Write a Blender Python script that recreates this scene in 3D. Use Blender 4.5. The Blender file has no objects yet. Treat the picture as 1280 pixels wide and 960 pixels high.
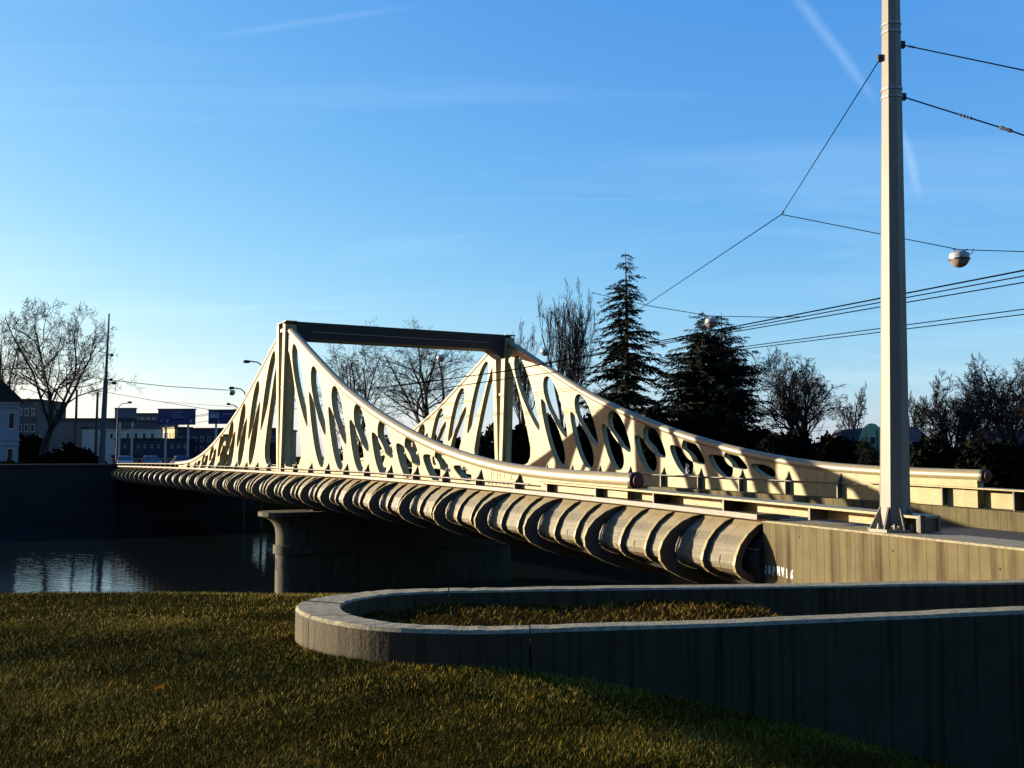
import bpy, math, random
import numpy as np
R = math.radians
SC = bpy.context.scene
COL = SC.collection

# ------------------------------------------------------------------ camera, sky, sun, exposure
EZ = 6.0                                   # eye height above the river (water is z = 0)
FPX = 1250.0
PITCH = math.atan(90 / FPX)
cd = bpy.data.cameras.new('camera'); cam = bpy.data.objects.new('camera', cd); COL.objects.link(cam)
cam.location = (0, 0, EZ); cam.rotation_euler = (math.pi / 2 + PITCH, 0, 0)
cd.sensor_width = 36; cd.lens = FPX / 1280 * 36; cd.clip_start = .1; cd.clip_end = 6000
SC.camera = cam

SUN_EL = R(9.4); SDX, SDY = -.936, .350      # horizontal direction towards the sun
w = bpy.data.worlds.new('World'); SC.world = w; w.use_nodes = True
nt = w.node_tree; N = nt.nodes; L = nt.links
bg = N['Background']
sky = N.new('ShaderNodeTexSky'); sky.sky_type = 'NISHITA'; sky.sun_disc = False
sky.sun_elevation = SUN_EL; sky.sun_rotation = math.atan2(SDX, SDY) % (2 * math.pi)
sky.air_density = 1.0; sky.dust_density = .65; sky.ozone_density = 1.0; sky.altitude = 300
def node(tp, **kw):
    n = N.new(tp)
    for k, v in kw.items(): setattr(n, k, v)
    return n
def math_n(op, a, b=None, clamp=False):
    n = node('ShaderNodeMath', operation=op, use_clamp=clamp)
    for i, v in enumerate((a, b)):
        if v is None: continue
        if isinstance(v, (int, float)): n.inputs[i].default_value = v
        else: L.new(v, n.inputs[i])
    return n.outputs[0]
tc = node('ShaderNodeTexCoord')
hs = node('ShaderNodeHueSaturation'); hs.inputs['Saturation'].default_value = 1.18; hs.inputs['Value'].default_value = 1.0
# the photograph's tone response, channel by channel (one curve for the whole sky)
sr_ = node('ShaderNodeSeparateColor'); L.new(sky.outputs[0], sr_.inputs[0]); cb_ = node('ShaderNodeCombineColor')
for i_, (g_, a_) in enumerate(((1.32, .516), (.85, 1.27), (.35, 3.35))):
    L.new(math_n('MULTIPLY', math_n('POWER', sr_.outputs[i_], g_), a_), cb_.inputs[i_])
hs.inputs['Saturation'].default_value = 1.0; L.new(cb_.outputs[0], hs.inputs['Color'])
# thin cirrus: noise on a flat layer far above (direction / height)
sep = node('ShaderNodeSeparateXYZ'); L.new(tc.outputs['Generated'], sep.inputs[0])
zc = math_n('MAXIMUM', sep.outputs[2], .03)
zl = math_n('ADD', zc, .06)
cx = math_n('DIVIDE', sep.outputs[0], zl); cy = math_n('DIVIDE', sep.outputs[1], zl)
cmb = node('ShaderNodeCombineXYZ'); L.new(cx, cmb.inputs[0]); L.new(cy, cmb.inputs[1])
mp = node('ShaderNodeMapping'); mp.inputs['Scale'].default_value = (.38, 1.1, 1); mp.inputs['Rotation'].default_value = (0, 0, R(-14))
L.new(cmb.outputs[0], mp.inputs[0])
n1 = node('ShaderNodeTexNoise'); n1.inputs['Scale'].default_value = 1.1; n1.inputs['Detail'].default_value = 9; n1.inputs['Roughness'].default_value = .62; n1.inputs['Distortion'].default_value = .7
L.new(mp.outputs[0], n1.inputs['Vector'])
cr = node('ShaderNodeValToRGB'); cr.color_ramp.elements[0].position = .5; cr.color_ramp.elements[1].position = .86
L.new(n1.outputs['Fac'], cr.inputs[0])
# old vapour trails: soft lines on the same layer
def trail(px0, py0, px1, py1, width, amp):
    def plan(px, py):
        a = (px - 640) / FPX; b = (480 - py) / FPX
        d = np.array([a, math.cos(PITCH) - b * math.sin(PITCH), math.sin(PITCH) + b * math.cos(PITCH)]); d /= np.linalg.norm(d)
        return d[:2] / (d[2] + .06)
    A, B = plan(px0, py0), plan(px1, py1); t = (B - A); ln = np.linalg.norm(t); t = t / ln; nn = np.array([-t[1], t[0]])
    def lin(v):
        m = math_n('ADD', math_n('MULTIPLY', cx, float(v[0])), math_n('MULTIPLY', cy, float(v[1])))
        return math_n('SUBTRACT', m, float(v @ A))
    wob = math_n('MULTIPLY', math_n('SUBTRACT', n1.outputs['Fac'], .5), width * 2.2)
    dd = math_n('ABSOLUTE', math_n('ADD', lin(nn), wob))
    g = math_n('SUBTRACT', 1, math_n('DIVIDE', dd, width), True)
    al = lin(t)
    g = math_n('MULTIPLY', g, math_n('MULTIPLY', math_n('DIVIDE', math_n('ADD', al, ln * .3), ln * .4), 1, True))
    g = math_n('MULTIPLY', g, math_n('DIVIDE', math_n('SUBTRACT', ln * 1.15, al), ln * .4, True))
    g = math_n('MULTIPLY', g, math_n('MULTIPLY', n1.outputs['Fac'], 1.4))
    return math_n('MULTIPLY', g, amp)
tr = math_n('ADD', trail(1000, 0, 1090, 118, .018, .42), trail(1125, 160, 1145, 240, .018, .3))
tr = math_n('ADD', tr, trail(300, 40, 500, 10, .02, .2))
tr = math_n('ADD', tr, trail(560, 250, 900, 250, .015, .1))
cl = math_n('ADD', math_n('MULTIPLY', cr.outputs[0], .30), tr, True)
mx = node('ShaderNodeMixRGB'); mx.blend_type = 'MIX'
L.new(cl, mx.inputs[0]); L.new(hs.outputs[0], mx.inputs[1])
cc = node('ShaderNodeMixRGB'); cc.blend_type = 'ADD'; cc.inputs[0].default_value = 1; cc.inputs[2].default_value = (2.3, 2.2, 1.7, 1)
L.new(hs.outputs[0], cc.inputs[1]); L.new(cc.outputs[0], mx.inputs[2])
L.new(mx.outputs[0], bg.inputs[0]); bg.inputs[1].default_value = .06

sl = bpy.data.lights.new('sun', 'SUN'); sl.energy = 5.0; sl.angle = R(.5); sl.color = (1, .86, .62)
so = bpy.data.objects.new('sun', sl); COL.objects.link(so)
so.rotation_euler = (math.pi / 2 - SUN_EL, 0, math.atan2(SDX, -SDY)); so.location = (-40, 10, 30)
SC.view_settings.view_transform = 'Standard'; SC.view_settings.look = 'None'
SC.view_settings.exposure = 1.6; SC.view_settings.gamma = 1

# ------------------------------------------------------------------ helpers
def at(px, py, d):
    """world point seen at photo pixel px,py at distance d ahead of the camera"""
    a = (px - 640) / FPX; b = (480 - py) / FPX
    r = np.array([a, math.cos(PITCH) - b * math.sin(PITCH), math.sin(PITCH) + b * math.cos(PITCH)]) * (d / (math.cos(PITCH) - b * math.sin(PITCH)))
    return r + np.array([0, 0, EZ])
def tag(o, label=None, cat=None, group=None, kind=None):
    for k, v in (('label', label), ('category', cat), ('group', group), ('kind', kind)):
        if v: o[k] = v
    return o
def empty(name, loc=(0, 0, 0), rz=0, **kw):
    o = bpy.data.objects.new(name, None); COL.objects.link(o); o.location = loc; o.rotation_euler.z = rz; o.empty_display_size = .3
    return tag(o, **kw)
def obj(name, me, parent=None, loc=None, rz=None, **kw):
    o = bpy.data.objects.new(name, me); COL.objects.link(o)
    if parent: o.parent = parent
    if loc is not None: o.location = loc
    if rz is not None: o.rotation_euler.z = rz
    return tag(o, **kw)
def copy_tree(o, parent=None):
    c = o.copy(); COL.objects.link(c); c.parent = parent
    for ch in o.children: copy_tree(ch, c)
    return c
class MB:
    """collects shapes; build() links them as one mesh object"""
    def __init__(s): s.v = []; s.f = []; s.m = []; s.cm = 0
    def add(s, v, f):
        n = len(s.v); s.v += [tuple(map(float, p)) for p in v]; s.f += [tuple(i + n for i in q) for q in f]; s.m += [s.cm] * len(f); return s
    def box(s, x0, x1, y0, y1, z0, z1):
        v = [(x, y, z) for z in (z0, z1) for y in (y0, y1) for x in (x0, x1)]
        return s.add(v, [(0, 2, 3, 1), (4, 5, 7, 6), (0, 1, 5, 4), (2, 6, 7, 3), (0, 4, 6, 2), (1, 3, 7, 5)])
    def bar(s, a, b, w, h, up=(0, 0, 1), w2=None, h2=None):
        a = np.array(a, float); b = np.array(b, float); d = b - a; d /= np.linalg.norm(d)
        x = np.cross(d, up); x /= np.linalg.norm(x); y = np.cross(x, d)
        w2 = w if w2 is None else w2; h2 = h if h2 is None else h2
        v = [p + x * i * ww / 2 + y * j * hh / 2 for p, ww, hh in ((a, w, h), (b, w2, h2)) for i, j in ((-1, -1), (1, -1), (1, 1), (-1, 1))]
        return s.add(v, [(3, 2, 1, 0), (4, 5, 6, 7), (0, 1, 5, 4), (1, 2, 6, 5), (2, 3, 7, 6), (3, 0, 4, 7)])
    def tube(s, pts, rad, n=8, cap=True):
        pts = [np.array(p, float) for p in pts]; rad = [rad] * len(pts) if isinstance(rad, (int, float)) else rad
        vs = []; fs = []; k = len(pts); ref = None
        for i, p in enumerate(pts):
            d = pts[min(i + 1, k - 1)] - pts[max(i - 1, 0)]; d /= np.linalg.norm(d)
            if ref is None:
                ref = np.array((0, 0, 1.)) if abs(d[2]) < .9 else np.array((1., 0, 0))
            x = np.cross(d, ref); x /= np.linalg.norm(x); y = np.cross(x, d); ref = y
            vs += [p + rad[i] * (math.cos(q) * x + math.sin(q) * y) for q in (2 * math.pi * (j + .5) / n for j in range(n))]
        for i in range(k - 1):
            for j in range(n):
                a = i * n + j; b = i * n + (j + 1) % n; fs.append((a, a + n, b + n, b))
        if cap: fs += [tuple(range(n)), tuple(reversed(range((k - 1) * n, k * n)))]
        return s.add(vs, fs)
    def lathe(s, prof, c=(0, 0, 0), n=16):
        vs = [(c[0] + r * math.cos(2 * math.pi * j / n), c[1] + r * math.sin(2 * math.pi * j / n), c[2] + z) for r, z in prof for j in range(n)]
        fs = [(i * n + j, i * n + (j + 1) % n, (i + 1) * n + (j + 1) % n, (i + 1) * n + j) for i in range(len(prof) - 1) for j in range(n)]
        fs += [tuple(reversed(range(n))), tuple(range((len(prof) - 1) * n, len(prof) * n))]
        return s.add(vs, fs)
    def prism(s, poly, ax, a, b):
        """poly in the plane normal to axis ax, from a to b along ax"""
        def mk(p, t): q = list(p); q.insert(ax, t); return q
        n = len(poly); v = [mk(p, a) for p in poly] + [mk(p, b) for p in poly]
        f = [tuple(reversed(range(n))), tuple(range(n, 2 * n))] + [(i, (i + 1) % n, n + (i + 1) % n, n + i) for i in range(n)]
        return s.add(v, f)
    def loft(s, rings, cap=True):
        n = len(rings[0]); v = [p for r in rings for p in r]
        f = [(i * n + j, i * n + (j + 1) % n, (i + 1) * n + (j + 1) % n, (i + 1) * n + j) for i in range(len(rings) - 1) for j in range(n)]
        if cap: f += [tuple(reversed(range(n))), tuple(range((len(rings) - 1) * n, len(rings) * n))]
        return s.add(v, f)
    def mesh(s, name, mats, smooth=False):
        me = bpy.data.meshes.new(name); me.from_pydata(s.v, [], s.f)
        mats = mats if isinstance(mats, (list, tuple)) else [mats]
        for m in mats: me.materials.append(M[m])
        if len(mats) > 1: me.polygons.foreach_set('material_index', s.m)
        if smooth: shade(me)
        fixn(me); return me
    def build(s, name, mats, parent=None, smooth=False, loc=None, rz=None, **kw):
        return obj(name, s.mesh(name, mats, smooth), parent, loc, rz, **kw)
import bmesh
def fixn(me):
    if len(me.polygons) > 4000: me.update(); return
    bm = bmesh.new(); bm.from_mesh(me); bmesh.ops.recalc_face_normals(bm, faces=bm.faces); bm.to_mesh(me); bm.free()
def shade(me, ang=40):
    me.polygons.foreach_set('use_smooth', [True] * len(me.polygons))
    try: me.set_sharp_from_angle(angle=R(ang))
    except Exception: pass
def npmesh(name, v, f, mat, attr=None, smooth=False):
    """fast mesh from numpy arrays (f is n x 3 or n x 4)"""
    me = bpy.data.meshes.new(name); k = f.shape[1]
    me.vertices.add(len(v)); me.vertices.foreach_set('co', np.ascontiguousarray(v, np.float32).ravel())
    me.loops.add(f.size); me.loops.foreach_set('vertex_index', np.ascontiguousarray(f, np.int32).ravel())
    me.polygons.add(len(f)); me.polygons.foreach_set('loop_start', np.arange(0, f.size, k, dtype=np.int32))
    if attr is not None:
        a = me.attributes.new('rnd', 'FLOAT', 'POINT'); a.data.foreach_set('value', np.ascontiguousarray(attr, np.float32))
    if smooth: me.polygons.foreach_set('use_smooth', np.ones(len(f), bool))
    me.materials.append(M[mat]); me.update(calc_edges=True); return me

# ------------------------------------------------------------------ materials
M = {}
def mat(name, col, rough=.6, metal=0, var=.25, scale=3, bump=0, bscale=40, stretch=(1, 1, 1), col2=None, spec=.4, detail=6, attr=False, ramp=(.35, .7)):
    m = bpy.data.materials.new(name); m.use_nodes = True; M[name] = m
    t = m.node_tree; b = t.nodes['Principled BSDF']
    b.inputs['Roughness'].default_value = rough; b.inputs['Metallic'].default_value = metal; b.inputs['Specular IOR Level'].default_value = spec
    c = np.array(col); c2 = np.array(col2) if col2 else c * (1 - var)
    tcn = t.nodes.new('ShaderNodeTexCoord'); mpn = t.nodes.new('ShaderNodeMapping'); mpn.inputs['Scale'].default_value = stretch
    t.links.new(tcn.outputs['Object'], mpn.inputs[0])
    rp = t.nodes.new('ShaderNodeValToRGB'); rp.color_ramp.elements[0].position = ramp[0]; rp.color_ramp.elements[1].position = ramp[1]
    rp.color_ramp.elements[0].color = (*c2, 1); rp.color_ramp.elements[1].color = (*c, 1)
    if attr:
        an = t.nodes.new('ShaderNodeAttribute'); an.attribute_name = 'rnd'; t.links.new(an.outputs['Fac'], rp.inputs[0])
    else:
        nn = t.nodes.new('ShaderNodeTexNoise'); nn.inputs['Scale'].default_value = scale; nn.inputs['Detail'].default_value = detail; nn.inputs['Roughness'].default_value = .65
        t.links.new(mpn.outputs[0], nn.inputs['Vector']); t.links.new(nn.outputs['Fac'], rp.inputs[0])
    t.links.new(rp.outputs[0], b.inputs['Base Color'])
    if bump:
        n2 = t.nodes.new('ShaderNodeTexNoise'); n2.inputs['Scale'].default_value = bscale; n2.inputs['Detail'].default_value = 8
        t.links.new(mpn.outputs[0], n2.inputs['Vector'])
        bp = t.nodes.new('ShaderNodeBump'); bp.inputs['Strength'].default_value = bump; bp.inputs['Distance'].default_value = .02
        t.links.new(n2.outputs['Fac'], bp.inputs['Height']); t.links.new(bp.outputs[0], b.inputs['Normal'])
    return m
def streaked(name, col, dark, sx=9, amount=.75, board=0):
    """concrete or paint with vertical run-off stains (object x/y horizontal, z up)"""
    m = mat(name, col, rough=.85, var=.25, scale=2.5, bump=.35, bscale=30, spec=.2)
    t = m.node_tree; b = t.nodes['Principled BSDF']; base = b.inputs['Base Color'].links[0].from_socket
    tcn = t.nodes.new('ShaderNodeTexCoord'); mp_ = t.nodes.new('ShaderNodeMapping'); mp_.inputs['Scale'].default_value = (sx, sx, .35)
    t.links.new(tcn.outputs['Object'], mp_.inputs[0])
    nn = t.nodes.new('ShaderNodeTexNoise'); nn.inputs['Scale'].default_value = 1; nn.inputs['Detail'].default_value = 5; t.links.new(mp_.outputs[0], nn.inputs['Vector'])
    rp = t.nodes.new('ShaderNodeValToRGB'); rp.color_ramp.elements[0].position = .48; rp.color_ramp.elements[1].position = .72
    rp.color_ramp.elements[1].color = (amount,) * 3 + (1,); rp.color_ramp.elements[0].color = (0, 0, 0, 1)
    t.links.new(nn.outputs['Fac'], rp.inputs[0])
    mxn = t.nodes.new('ShaderNodeMixRGB'); mxn.inputs[2].default_value = (*dark, 1)
    t.links.new(rp.outputs[0], mxn.inputs[0]); t.links.new(base, mxn.inputs[1]); t.links.new(mxn.outputs[0], b.inputs['Base Color'])
    if board:
        wv = t.nodes.new('ShaderNodeTexWave'); wv.inputs['Scale'].default_value = board; wv.bands_direction = 'X'; wv.inputs['Distortion'].default_value = .4; wv.inputs['Detail'].default_value = 1
        mp2 = t.nodes.new('ShaderNodeMapping'); t.links.new(tcn.outputs['Object'], mp2.inputs[0]); t.links.new(mp2.outputs[0], wv.inputs['Vector'])
        r2 = t.nodes.new('ShaderNodeValToRGB'); r2.color_ramp.elements[0].position = .0; r2.color_ramp.elements[1].position = .06
        r2.color_ramp.elements[0].color = (.45, .45, .45, 1)
        t.links.new(wv.outputs['Fac'], r2.inputs[0])
        m3 = t.nodes.new('ShaderNodeMixRGB'); m3.blend_type = 'MULTIPLY'; m3.inputs[0].default_value = .7
        t.links.new(mxn.outputs[0], m3.inputs[1]); t.links.new(r2.outputs[0], m3.inputs[2]); t.links.new(m3.outputs[0], b.inputs['Base Color'])
    return m
streaked('cream', (.31, .252, .115), (.18, .135, .05), 5, .5)
M['cream'].node_tree.nodes['Principled BSDF'].inputs['Roughness'].default_value = .45
mat('cream_tube', (.215, .175, .088), .42, var=.25, scale=6, bump=.05, bscale=60, spec=.5)
mat('trim_shade', (.07, .062, .045), .5, var=.3, scale=5)  # shade of the fins put into the colour; posts, rail and edge beam share it
mat('rib_shade', (.055, .052, .045), .6, var=.3, scale=5)  # same paint as the rim, with the shade on the sides put into the colour
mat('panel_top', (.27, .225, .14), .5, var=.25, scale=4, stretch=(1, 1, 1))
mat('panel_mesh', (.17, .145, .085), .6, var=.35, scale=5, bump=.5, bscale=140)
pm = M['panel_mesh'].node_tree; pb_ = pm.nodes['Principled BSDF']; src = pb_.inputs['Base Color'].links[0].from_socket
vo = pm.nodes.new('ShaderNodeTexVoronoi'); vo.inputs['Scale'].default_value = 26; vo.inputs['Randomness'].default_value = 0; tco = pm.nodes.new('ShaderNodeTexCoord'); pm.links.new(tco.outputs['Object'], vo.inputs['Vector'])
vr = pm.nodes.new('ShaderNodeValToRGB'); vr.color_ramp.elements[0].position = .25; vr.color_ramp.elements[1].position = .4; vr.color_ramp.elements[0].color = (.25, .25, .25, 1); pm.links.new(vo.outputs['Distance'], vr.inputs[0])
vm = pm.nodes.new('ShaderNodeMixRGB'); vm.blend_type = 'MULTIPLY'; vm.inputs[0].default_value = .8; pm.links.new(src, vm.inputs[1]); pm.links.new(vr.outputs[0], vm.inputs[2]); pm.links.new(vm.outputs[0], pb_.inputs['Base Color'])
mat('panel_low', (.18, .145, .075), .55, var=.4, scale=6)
mat('beam_paint', (.02, .024, .035), .5, var=.3, scale=3)
mat('cap_red', (.12, .022, .014), .7, var=.5, scale=9)
mat('dark_steel', (.012, .012, .014), .5, var=.3)
streaked('concrete', (.105, .086, .040), (.028, .016, .005), 4.5, 1.0, board=1.7)
streaked('pier_concrete', (.075, .066, .04), (.018, .016, .011), 4, .6)
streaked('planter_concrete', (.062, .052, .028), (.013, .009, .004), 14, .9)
mat('coping', (.32, .285, .19), .95, var=.55, scale=14, bump=.6, bscale=60, spec=.15)  # pale tone; on the planter it stands in for light on the wall top
mat('deck_concrete', (.03, .028, .025), .9, var=.4, scale=1)
mat('asphalt', (.03, .028, .025), .9, var=.35, scale=8, bump=.3, bscale=120)
mat('lawn_soil', (.034, .023, .004), 1, var=.7, scale=1.7, bump=.8, bscale=14, spec=0)
mat('soil', (.026, .017, .005), 1, var=.6, scale=9, bump=1, bscale=18, spec=0)
mat('bank_soil', (.03, .03, .018), 1, var=.5, scale=.3, spec=.05)
mat('grass_blade', (.46, .33, .06), .8, col2=(.024, .032, .003), attr=True, ramp=(.2, .95), spec=.04)
mat('dry_blade', (.24, .155, .03), .9, col2=(.04, .026, .006), attr=True, ramp=(.1, .95), spec=.02)
mat('leaf_orange', (.13, .045, .003), 1, var=.4, scale=30, spec=0)
mat('bark', (.018, .014, .010), .95, var=.5, scale=6)
mat('bark_pale', (.045, .036, .024), .95, var=.4, scale=3)
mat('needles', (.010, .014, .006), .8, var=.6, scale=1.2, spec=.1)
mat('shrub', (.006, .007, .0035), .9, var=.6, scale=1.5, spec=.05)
mat('pole_paint', (.19, .17, .13), .5, var=.22, scale=3, stretch=(4, 4, .5), spec=.35)
mat('wire', (.002, .002, .0025), 1, var=.2, spec=0)
mat('lamp_shell', (.28, .28, .28), .35, var=.2)
mat('lamp_glass', (.30, .24, .2), .12, var=.6, scale=5, spec=.8)
mat('white_paint', (.45, .45, .42), .5, var=.15)
mat('wall_pale', (.20, .23, .28), .8, var=.15, scale=.8)
mat('wall_white', (.30, .30, .28), .8, var=.15, scale=.5)
mat('wall_yellow', (.36, .24, .08), .8, var=.15, scale=.5)
mat('wall_navy', (.010, .012, .04), .5, var=.3, scale=.5)
mat('wall_green', (.24, .36, .2), .85, var=.2, scale=.8)
mat('wall_grey', (.055, .058, .062), .8, var=.3, scale=.6)
mat('wall_brown', (.025, .018, .012), .9, var=.3, scale=.6)
mat('roof_red', (.06, .016, .009), .9, var=.4, scale=1.5)
mat('roof_dark', (.014, .014, .018), .8, var=.3, scale=1)
mat('glass_dark', (.02, .024, .03), .1, var=.3, spec=.8)
mat('board_navy', (.008, .012, .09), .4, var=.2)
mat('board_grey', (.05, .075, .11), .5, var=.2)
mat('car_silver', (.2, .21, .23), .25, metal=.4, var=.1)
mat('car_navy', (.02, .03, .08), .25, var=.1)
mat('car_white', (.4, .4, .4), .25, var=.05)
mat('tyre', (.015, .015, .015), .9, var=.2)
mat('lamp_red', (.35, .02, .015), .3, var=.1)
mat('ink', (.03, .03, .03), .8, var=.2)
mat('graffiti_grey', (.2, .17, .09), .8, var=.3)
mat('graffiti_white', (.6, .6, .58), .8, var=.1)
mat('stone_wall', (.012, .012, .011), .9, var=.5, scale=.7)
gr_ = [n_ for n_ in M['grass_blade'].node_tree.nodes if n_.type == 'VALTORGB'][0].color_ramp
e_ = gr_.elements.new(.6); e_.color = (.15, .108, .012, 1)
# water
m = bpy.data.materials.new('water'); m.use_nodes = True; M['water'] = m
t = m.node_tree; b = t.nodes['Principled BSDF']
b.inputs['Base Color'].default_value = (.006, .010, .012, 1); b.inputs['Roughness'].default_value = .04; b.inputs['IOR'].default_value = 1.33
tcn = t.nodes.new('ShaderNodeTexCoord'); nn = t.nodes.new('ShaderNodeTexNoise'); nn.inputs['Scale'].default_value = 2.2; nn.inputs['Detail'].default_value = 3
wm = t.nodes.new('ShaderNodeMapping'); wm.inputs['Scale'].default_value = (.45, 1.6, 1); wm.inputs['Rotation'].default_value = (0, 0, R(12)); t.links.new(tcn.outputs['Object'], wm.inputs[0])
t.links.new(wm.outputs[0], nn.inputs['Vector']); bp = t.nodes.new('ShaderNodeBump'); bp.inputs['Strength'].default_value = .35; bp.inputs['Distance'].default_value = .03
t.links.new(nn.outputs['Fac'], bp.inputs['Height']); t.links.new(bp.outputs[0], b.inputs['Normal'])

# ------------------------------------------------------------------ bridge frame: s along (towards this bank), t across, z world
T1 = np.array([-10.147, 44.7]); U = np.array([.47143, -.8819]); Cc = np.array([.8819, .47143]); W = 11.0
BANG = math.atan2(U[1], U[0])
def bw(s, t): return T1 + s * U + t * Cc
def st(x, y): d = np.stack([np.asarray(x) - T1[0], np.asarray(y) - T1[1]]); return d[0] * U[0] + d[1] * U[1], d[0] * Cc[0] + d[1] * Cc[1]
def zd(s):
    k = np.where(np.asarray(s) < 6, .00006, .0005)
    return EZ - .685 - k * (np.asarray(s) - 6.) ** 2
S0, S1 = -58.0, 31.0

# ------------------------------------------------------------------ terrain
def sstep(a, b, x):
    q = np.clip((x - a) / (b - a), 0, 1)
    return q * q * (3 - 2 * q)
RIV = [(-90, 21), (-30, 22), (-6, 22), (4.4, 20.2), (10.2, 24.6), (13, 36), (14, 50), (9, 61), (0, 64), (-8, 72), (-12, 100), (-12, 122), (-20, 126), (-24.6, 103.2), (-37.9, 96.2), (-90, 68.4)]
def pdist(x, y, poly):
    """signed distance, negative inside"""
    x = np.asarray(x, float); y = np.asarray(y, float); dmin = np.full(x.shape, 1e9); ins = np.zeros(x.shape, bool); n = len(poly)
    for i in range(n):
        ax, ay = poly[i]; bx, by = poly[(i + 1) % n]; ex, ey = bx - ax, by - ay
        h = np.clip(((x - ax) * ex + (y - ay) * ey) / (ex * ex + ey * ey), 0, 1)
        dmin = np.minimum(dmin, np.hypot(x - ax - h * ex, y - ay - h * ey))
        c = (ay > y) != (by > y)
        xi = ex * (y - ay) / np.where(ey == 0, 1e-9, ey) + ax
        ins ^= c & (x < xi)
    return np.where(ins, -dmin, dmin)
def lawn_z(x, y):
    x = np.asarray(x, float); y = np.asarray(y, float)
    z = -1.66 - .006 * y + .02 * np.sin(x * .9 + y * .5) + .015 * np.sin(y * 1.7 - x * .6)
    yb = 12.1 + .08 * np.clip(x + 4, -6, 6)
    e = np.clip(y - yb, 0, None); z = z - np.where(e < 4, .05 * e * e, .8 + .4 * (e - 4))
    x0 = .35 - .30 * (np.clip(y, 2, 10) - 5.5)
    g = np.clip(x - x0, 0, 5.2); z = z - .30 * (g - 1.1 * (1 - np.exp(-g / 1.1))) * sstep(3.2, 5, y)
    return EZ + np.maximum(z, -7.2)
def ground_z(x, y):
    x = np.asarray(x, float); y = np.asarray(y, float)
    s, t = st(x, y)
    d = pdist(x, y, RIV)
    rise = 17 * sstep(-5, -30, y)  # added hill out of view behind the camera, blocks part of the sky light
    land = EZ - 1.85 + .1 * np.sin(x * .05) * np.sin(y * .043)
    other = np.where(d < 0, -1.2, np.minimum(land, -1.2 + d * 1.6))
    wl = (y > 66) & (x < -20)                       # vertical river wall on the far bank
    other = np.where(wl & (d > .3), land, other)
    other = np.where((s > 27) & (t > -.6) & (t < W + 1), np.minimum(other, EZ - 2.6), other)
    lz = lawn_z(x, y) - 2.2 * sstep(13, 16, y) * sstep(-1.5, 1, x)
    k = sstep(.1, .7, (x - 4.30) * .9438 + (y - 17.25) * .3304)
    near = np.where(s > 12, lz * (1 - k) + other * k, other)
    return np.where(s < 15, other, near) + rise
def grid(name, xs, ys, zf, mt, **kw):
    X, Y = np.meshgrid(xs, ys); Z = zf(X, Y); nx, ny = len(xs), len(ys)
    v = np.stack([X, Y, Z], -1).reshape(-1, 3); i = np.arange(nx * ny).reshape(ny, nx)
    f = np.stack([i[:-1, :-1], i[:-1, 1:], i[1:, 1:], i[1:, :-1]], -1).reshape(-1, 4)
    return obj(name, npmesh(name, v, f, mt, smooth=True), **kw)
def axis(*segs):
    out = []
    for a, b_, st_ in segs: out += list(np.arange(a, b_, st_))
    return np.array(out + [segs[-1][1]])
xs = axis((-1500, -200, 100), (-200, -60, 10), (-60, -10, 2), (-10, 10, .2), (10, 60, 2), (60, 200, 10), (200, 1500, 100))
ys = axis((-60, -4, 4), (-4, 2, .5), (2, 26, .2), (26, 130, 1), (130, 250, 10), (250, 3000, 150))
grid('ground', xs, ys, ground_z, 'lawn_soil', kind='structure')
MB().add([(-1500, 15, 0), (1500, 15, 0), (1500, 1500, 0), (-1500, 1500, 0)], [(0, 1, 2, 3)]).build('river', 'water', kind='structure')

# road: one asphalt ribbon across the bridge and on both banks
rs = np.concatenate([np.arange(-260, -60, 10), np.arange(-60, 60.1, 2)])
def road_z(s): return np.where(s < -58, zd(-58.) + .02 + .38 * sstep(-58, -64, s), np.where(s > 44, zd(44.), zd(s))) - .93
v = []; f = []
for i, s in enumerate(rs):
    for t_, dz in ((.45, 0), (W - .45, 0)):
        p = bw(s, t_); v.append((*p, float(road_z(s)) + dz))
for i in range(len(rs) - 1): f.append((2 * i, 2 * i + 1, 2 * i + 3, 2 * i + 2))
MB().add(v, f).build('road', 'asphalt', kind='structure')

# ------------------------------------------------------------------ the bridge
BR = empty('road_bridge', (*T1, 0), BANG, label='cream steel bridge with leaf-shaped openings and ribbed curved side cladding over the river', cat='bridge')
# deck slab
ss = np.arange(S0, S1 + .01, 2.0) if (S1 - S0) % 2 == 0 else np.append(np.arange(S0, S1, 2.0), S1)
sec = [(.03, -.12), (.40, -.12), (.42, -.97), (W - .42, -.97), (W - .40, -.60), (W + .3, -.60), (W + .4, -.8), (W, -1.3), (W - 1.5, -1.55), (1.5, -1.55), (0, -1.3), (-.3, -1.1), (-.42, -.8)]
mb = MB(); mb.loft([[(s, t_, float(zd(s)) + z) for t_, z in sec] for s in ss]); mb.build('deck', 'deck_concrete', BR)
# edge beam (bottom flange of the barrier)
mb = MB(); mb.loft([[(s, t_, float(zd(s)) + z) for t_, z in ((-.32, -.09), (.43, -.09), (.43, 0), (-.32, 0))] for s in ss]); mb.build('edge_beam', 'trim_shade', BR)
ss2 = np.append(np.arange(S0, 60, 2.0), 60)
mb = MB(); mb.loft([[(s, W + t_, float(zd(min(s, 44))) + z) for t_, z in ((-.43, -1.3), (.40, -1.3), (.40, -.455), (-.43, -.455))] for s in ss2]); mb.build('parapet', 'concrete', BR)

chord = np.array([(0.0, 5.86), (.5, 5.65), (1.6, 5.2), (3.2, 4.52), (5, 3.78), (7.6, 2.74), (9.4, 2.13), (11.6, 1.47), (14.3, .77), (17, .22), (19.3, -.13), (21.5, -.36), (24, -.47), (26.9, -.52)])
def cz(s): return EZ + np.interp(abs(s), chord[:, 0], chord[:, 1])
cs = np.concatenate([np.arange(.5, 26.9, .55), [26.9]])
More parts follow.
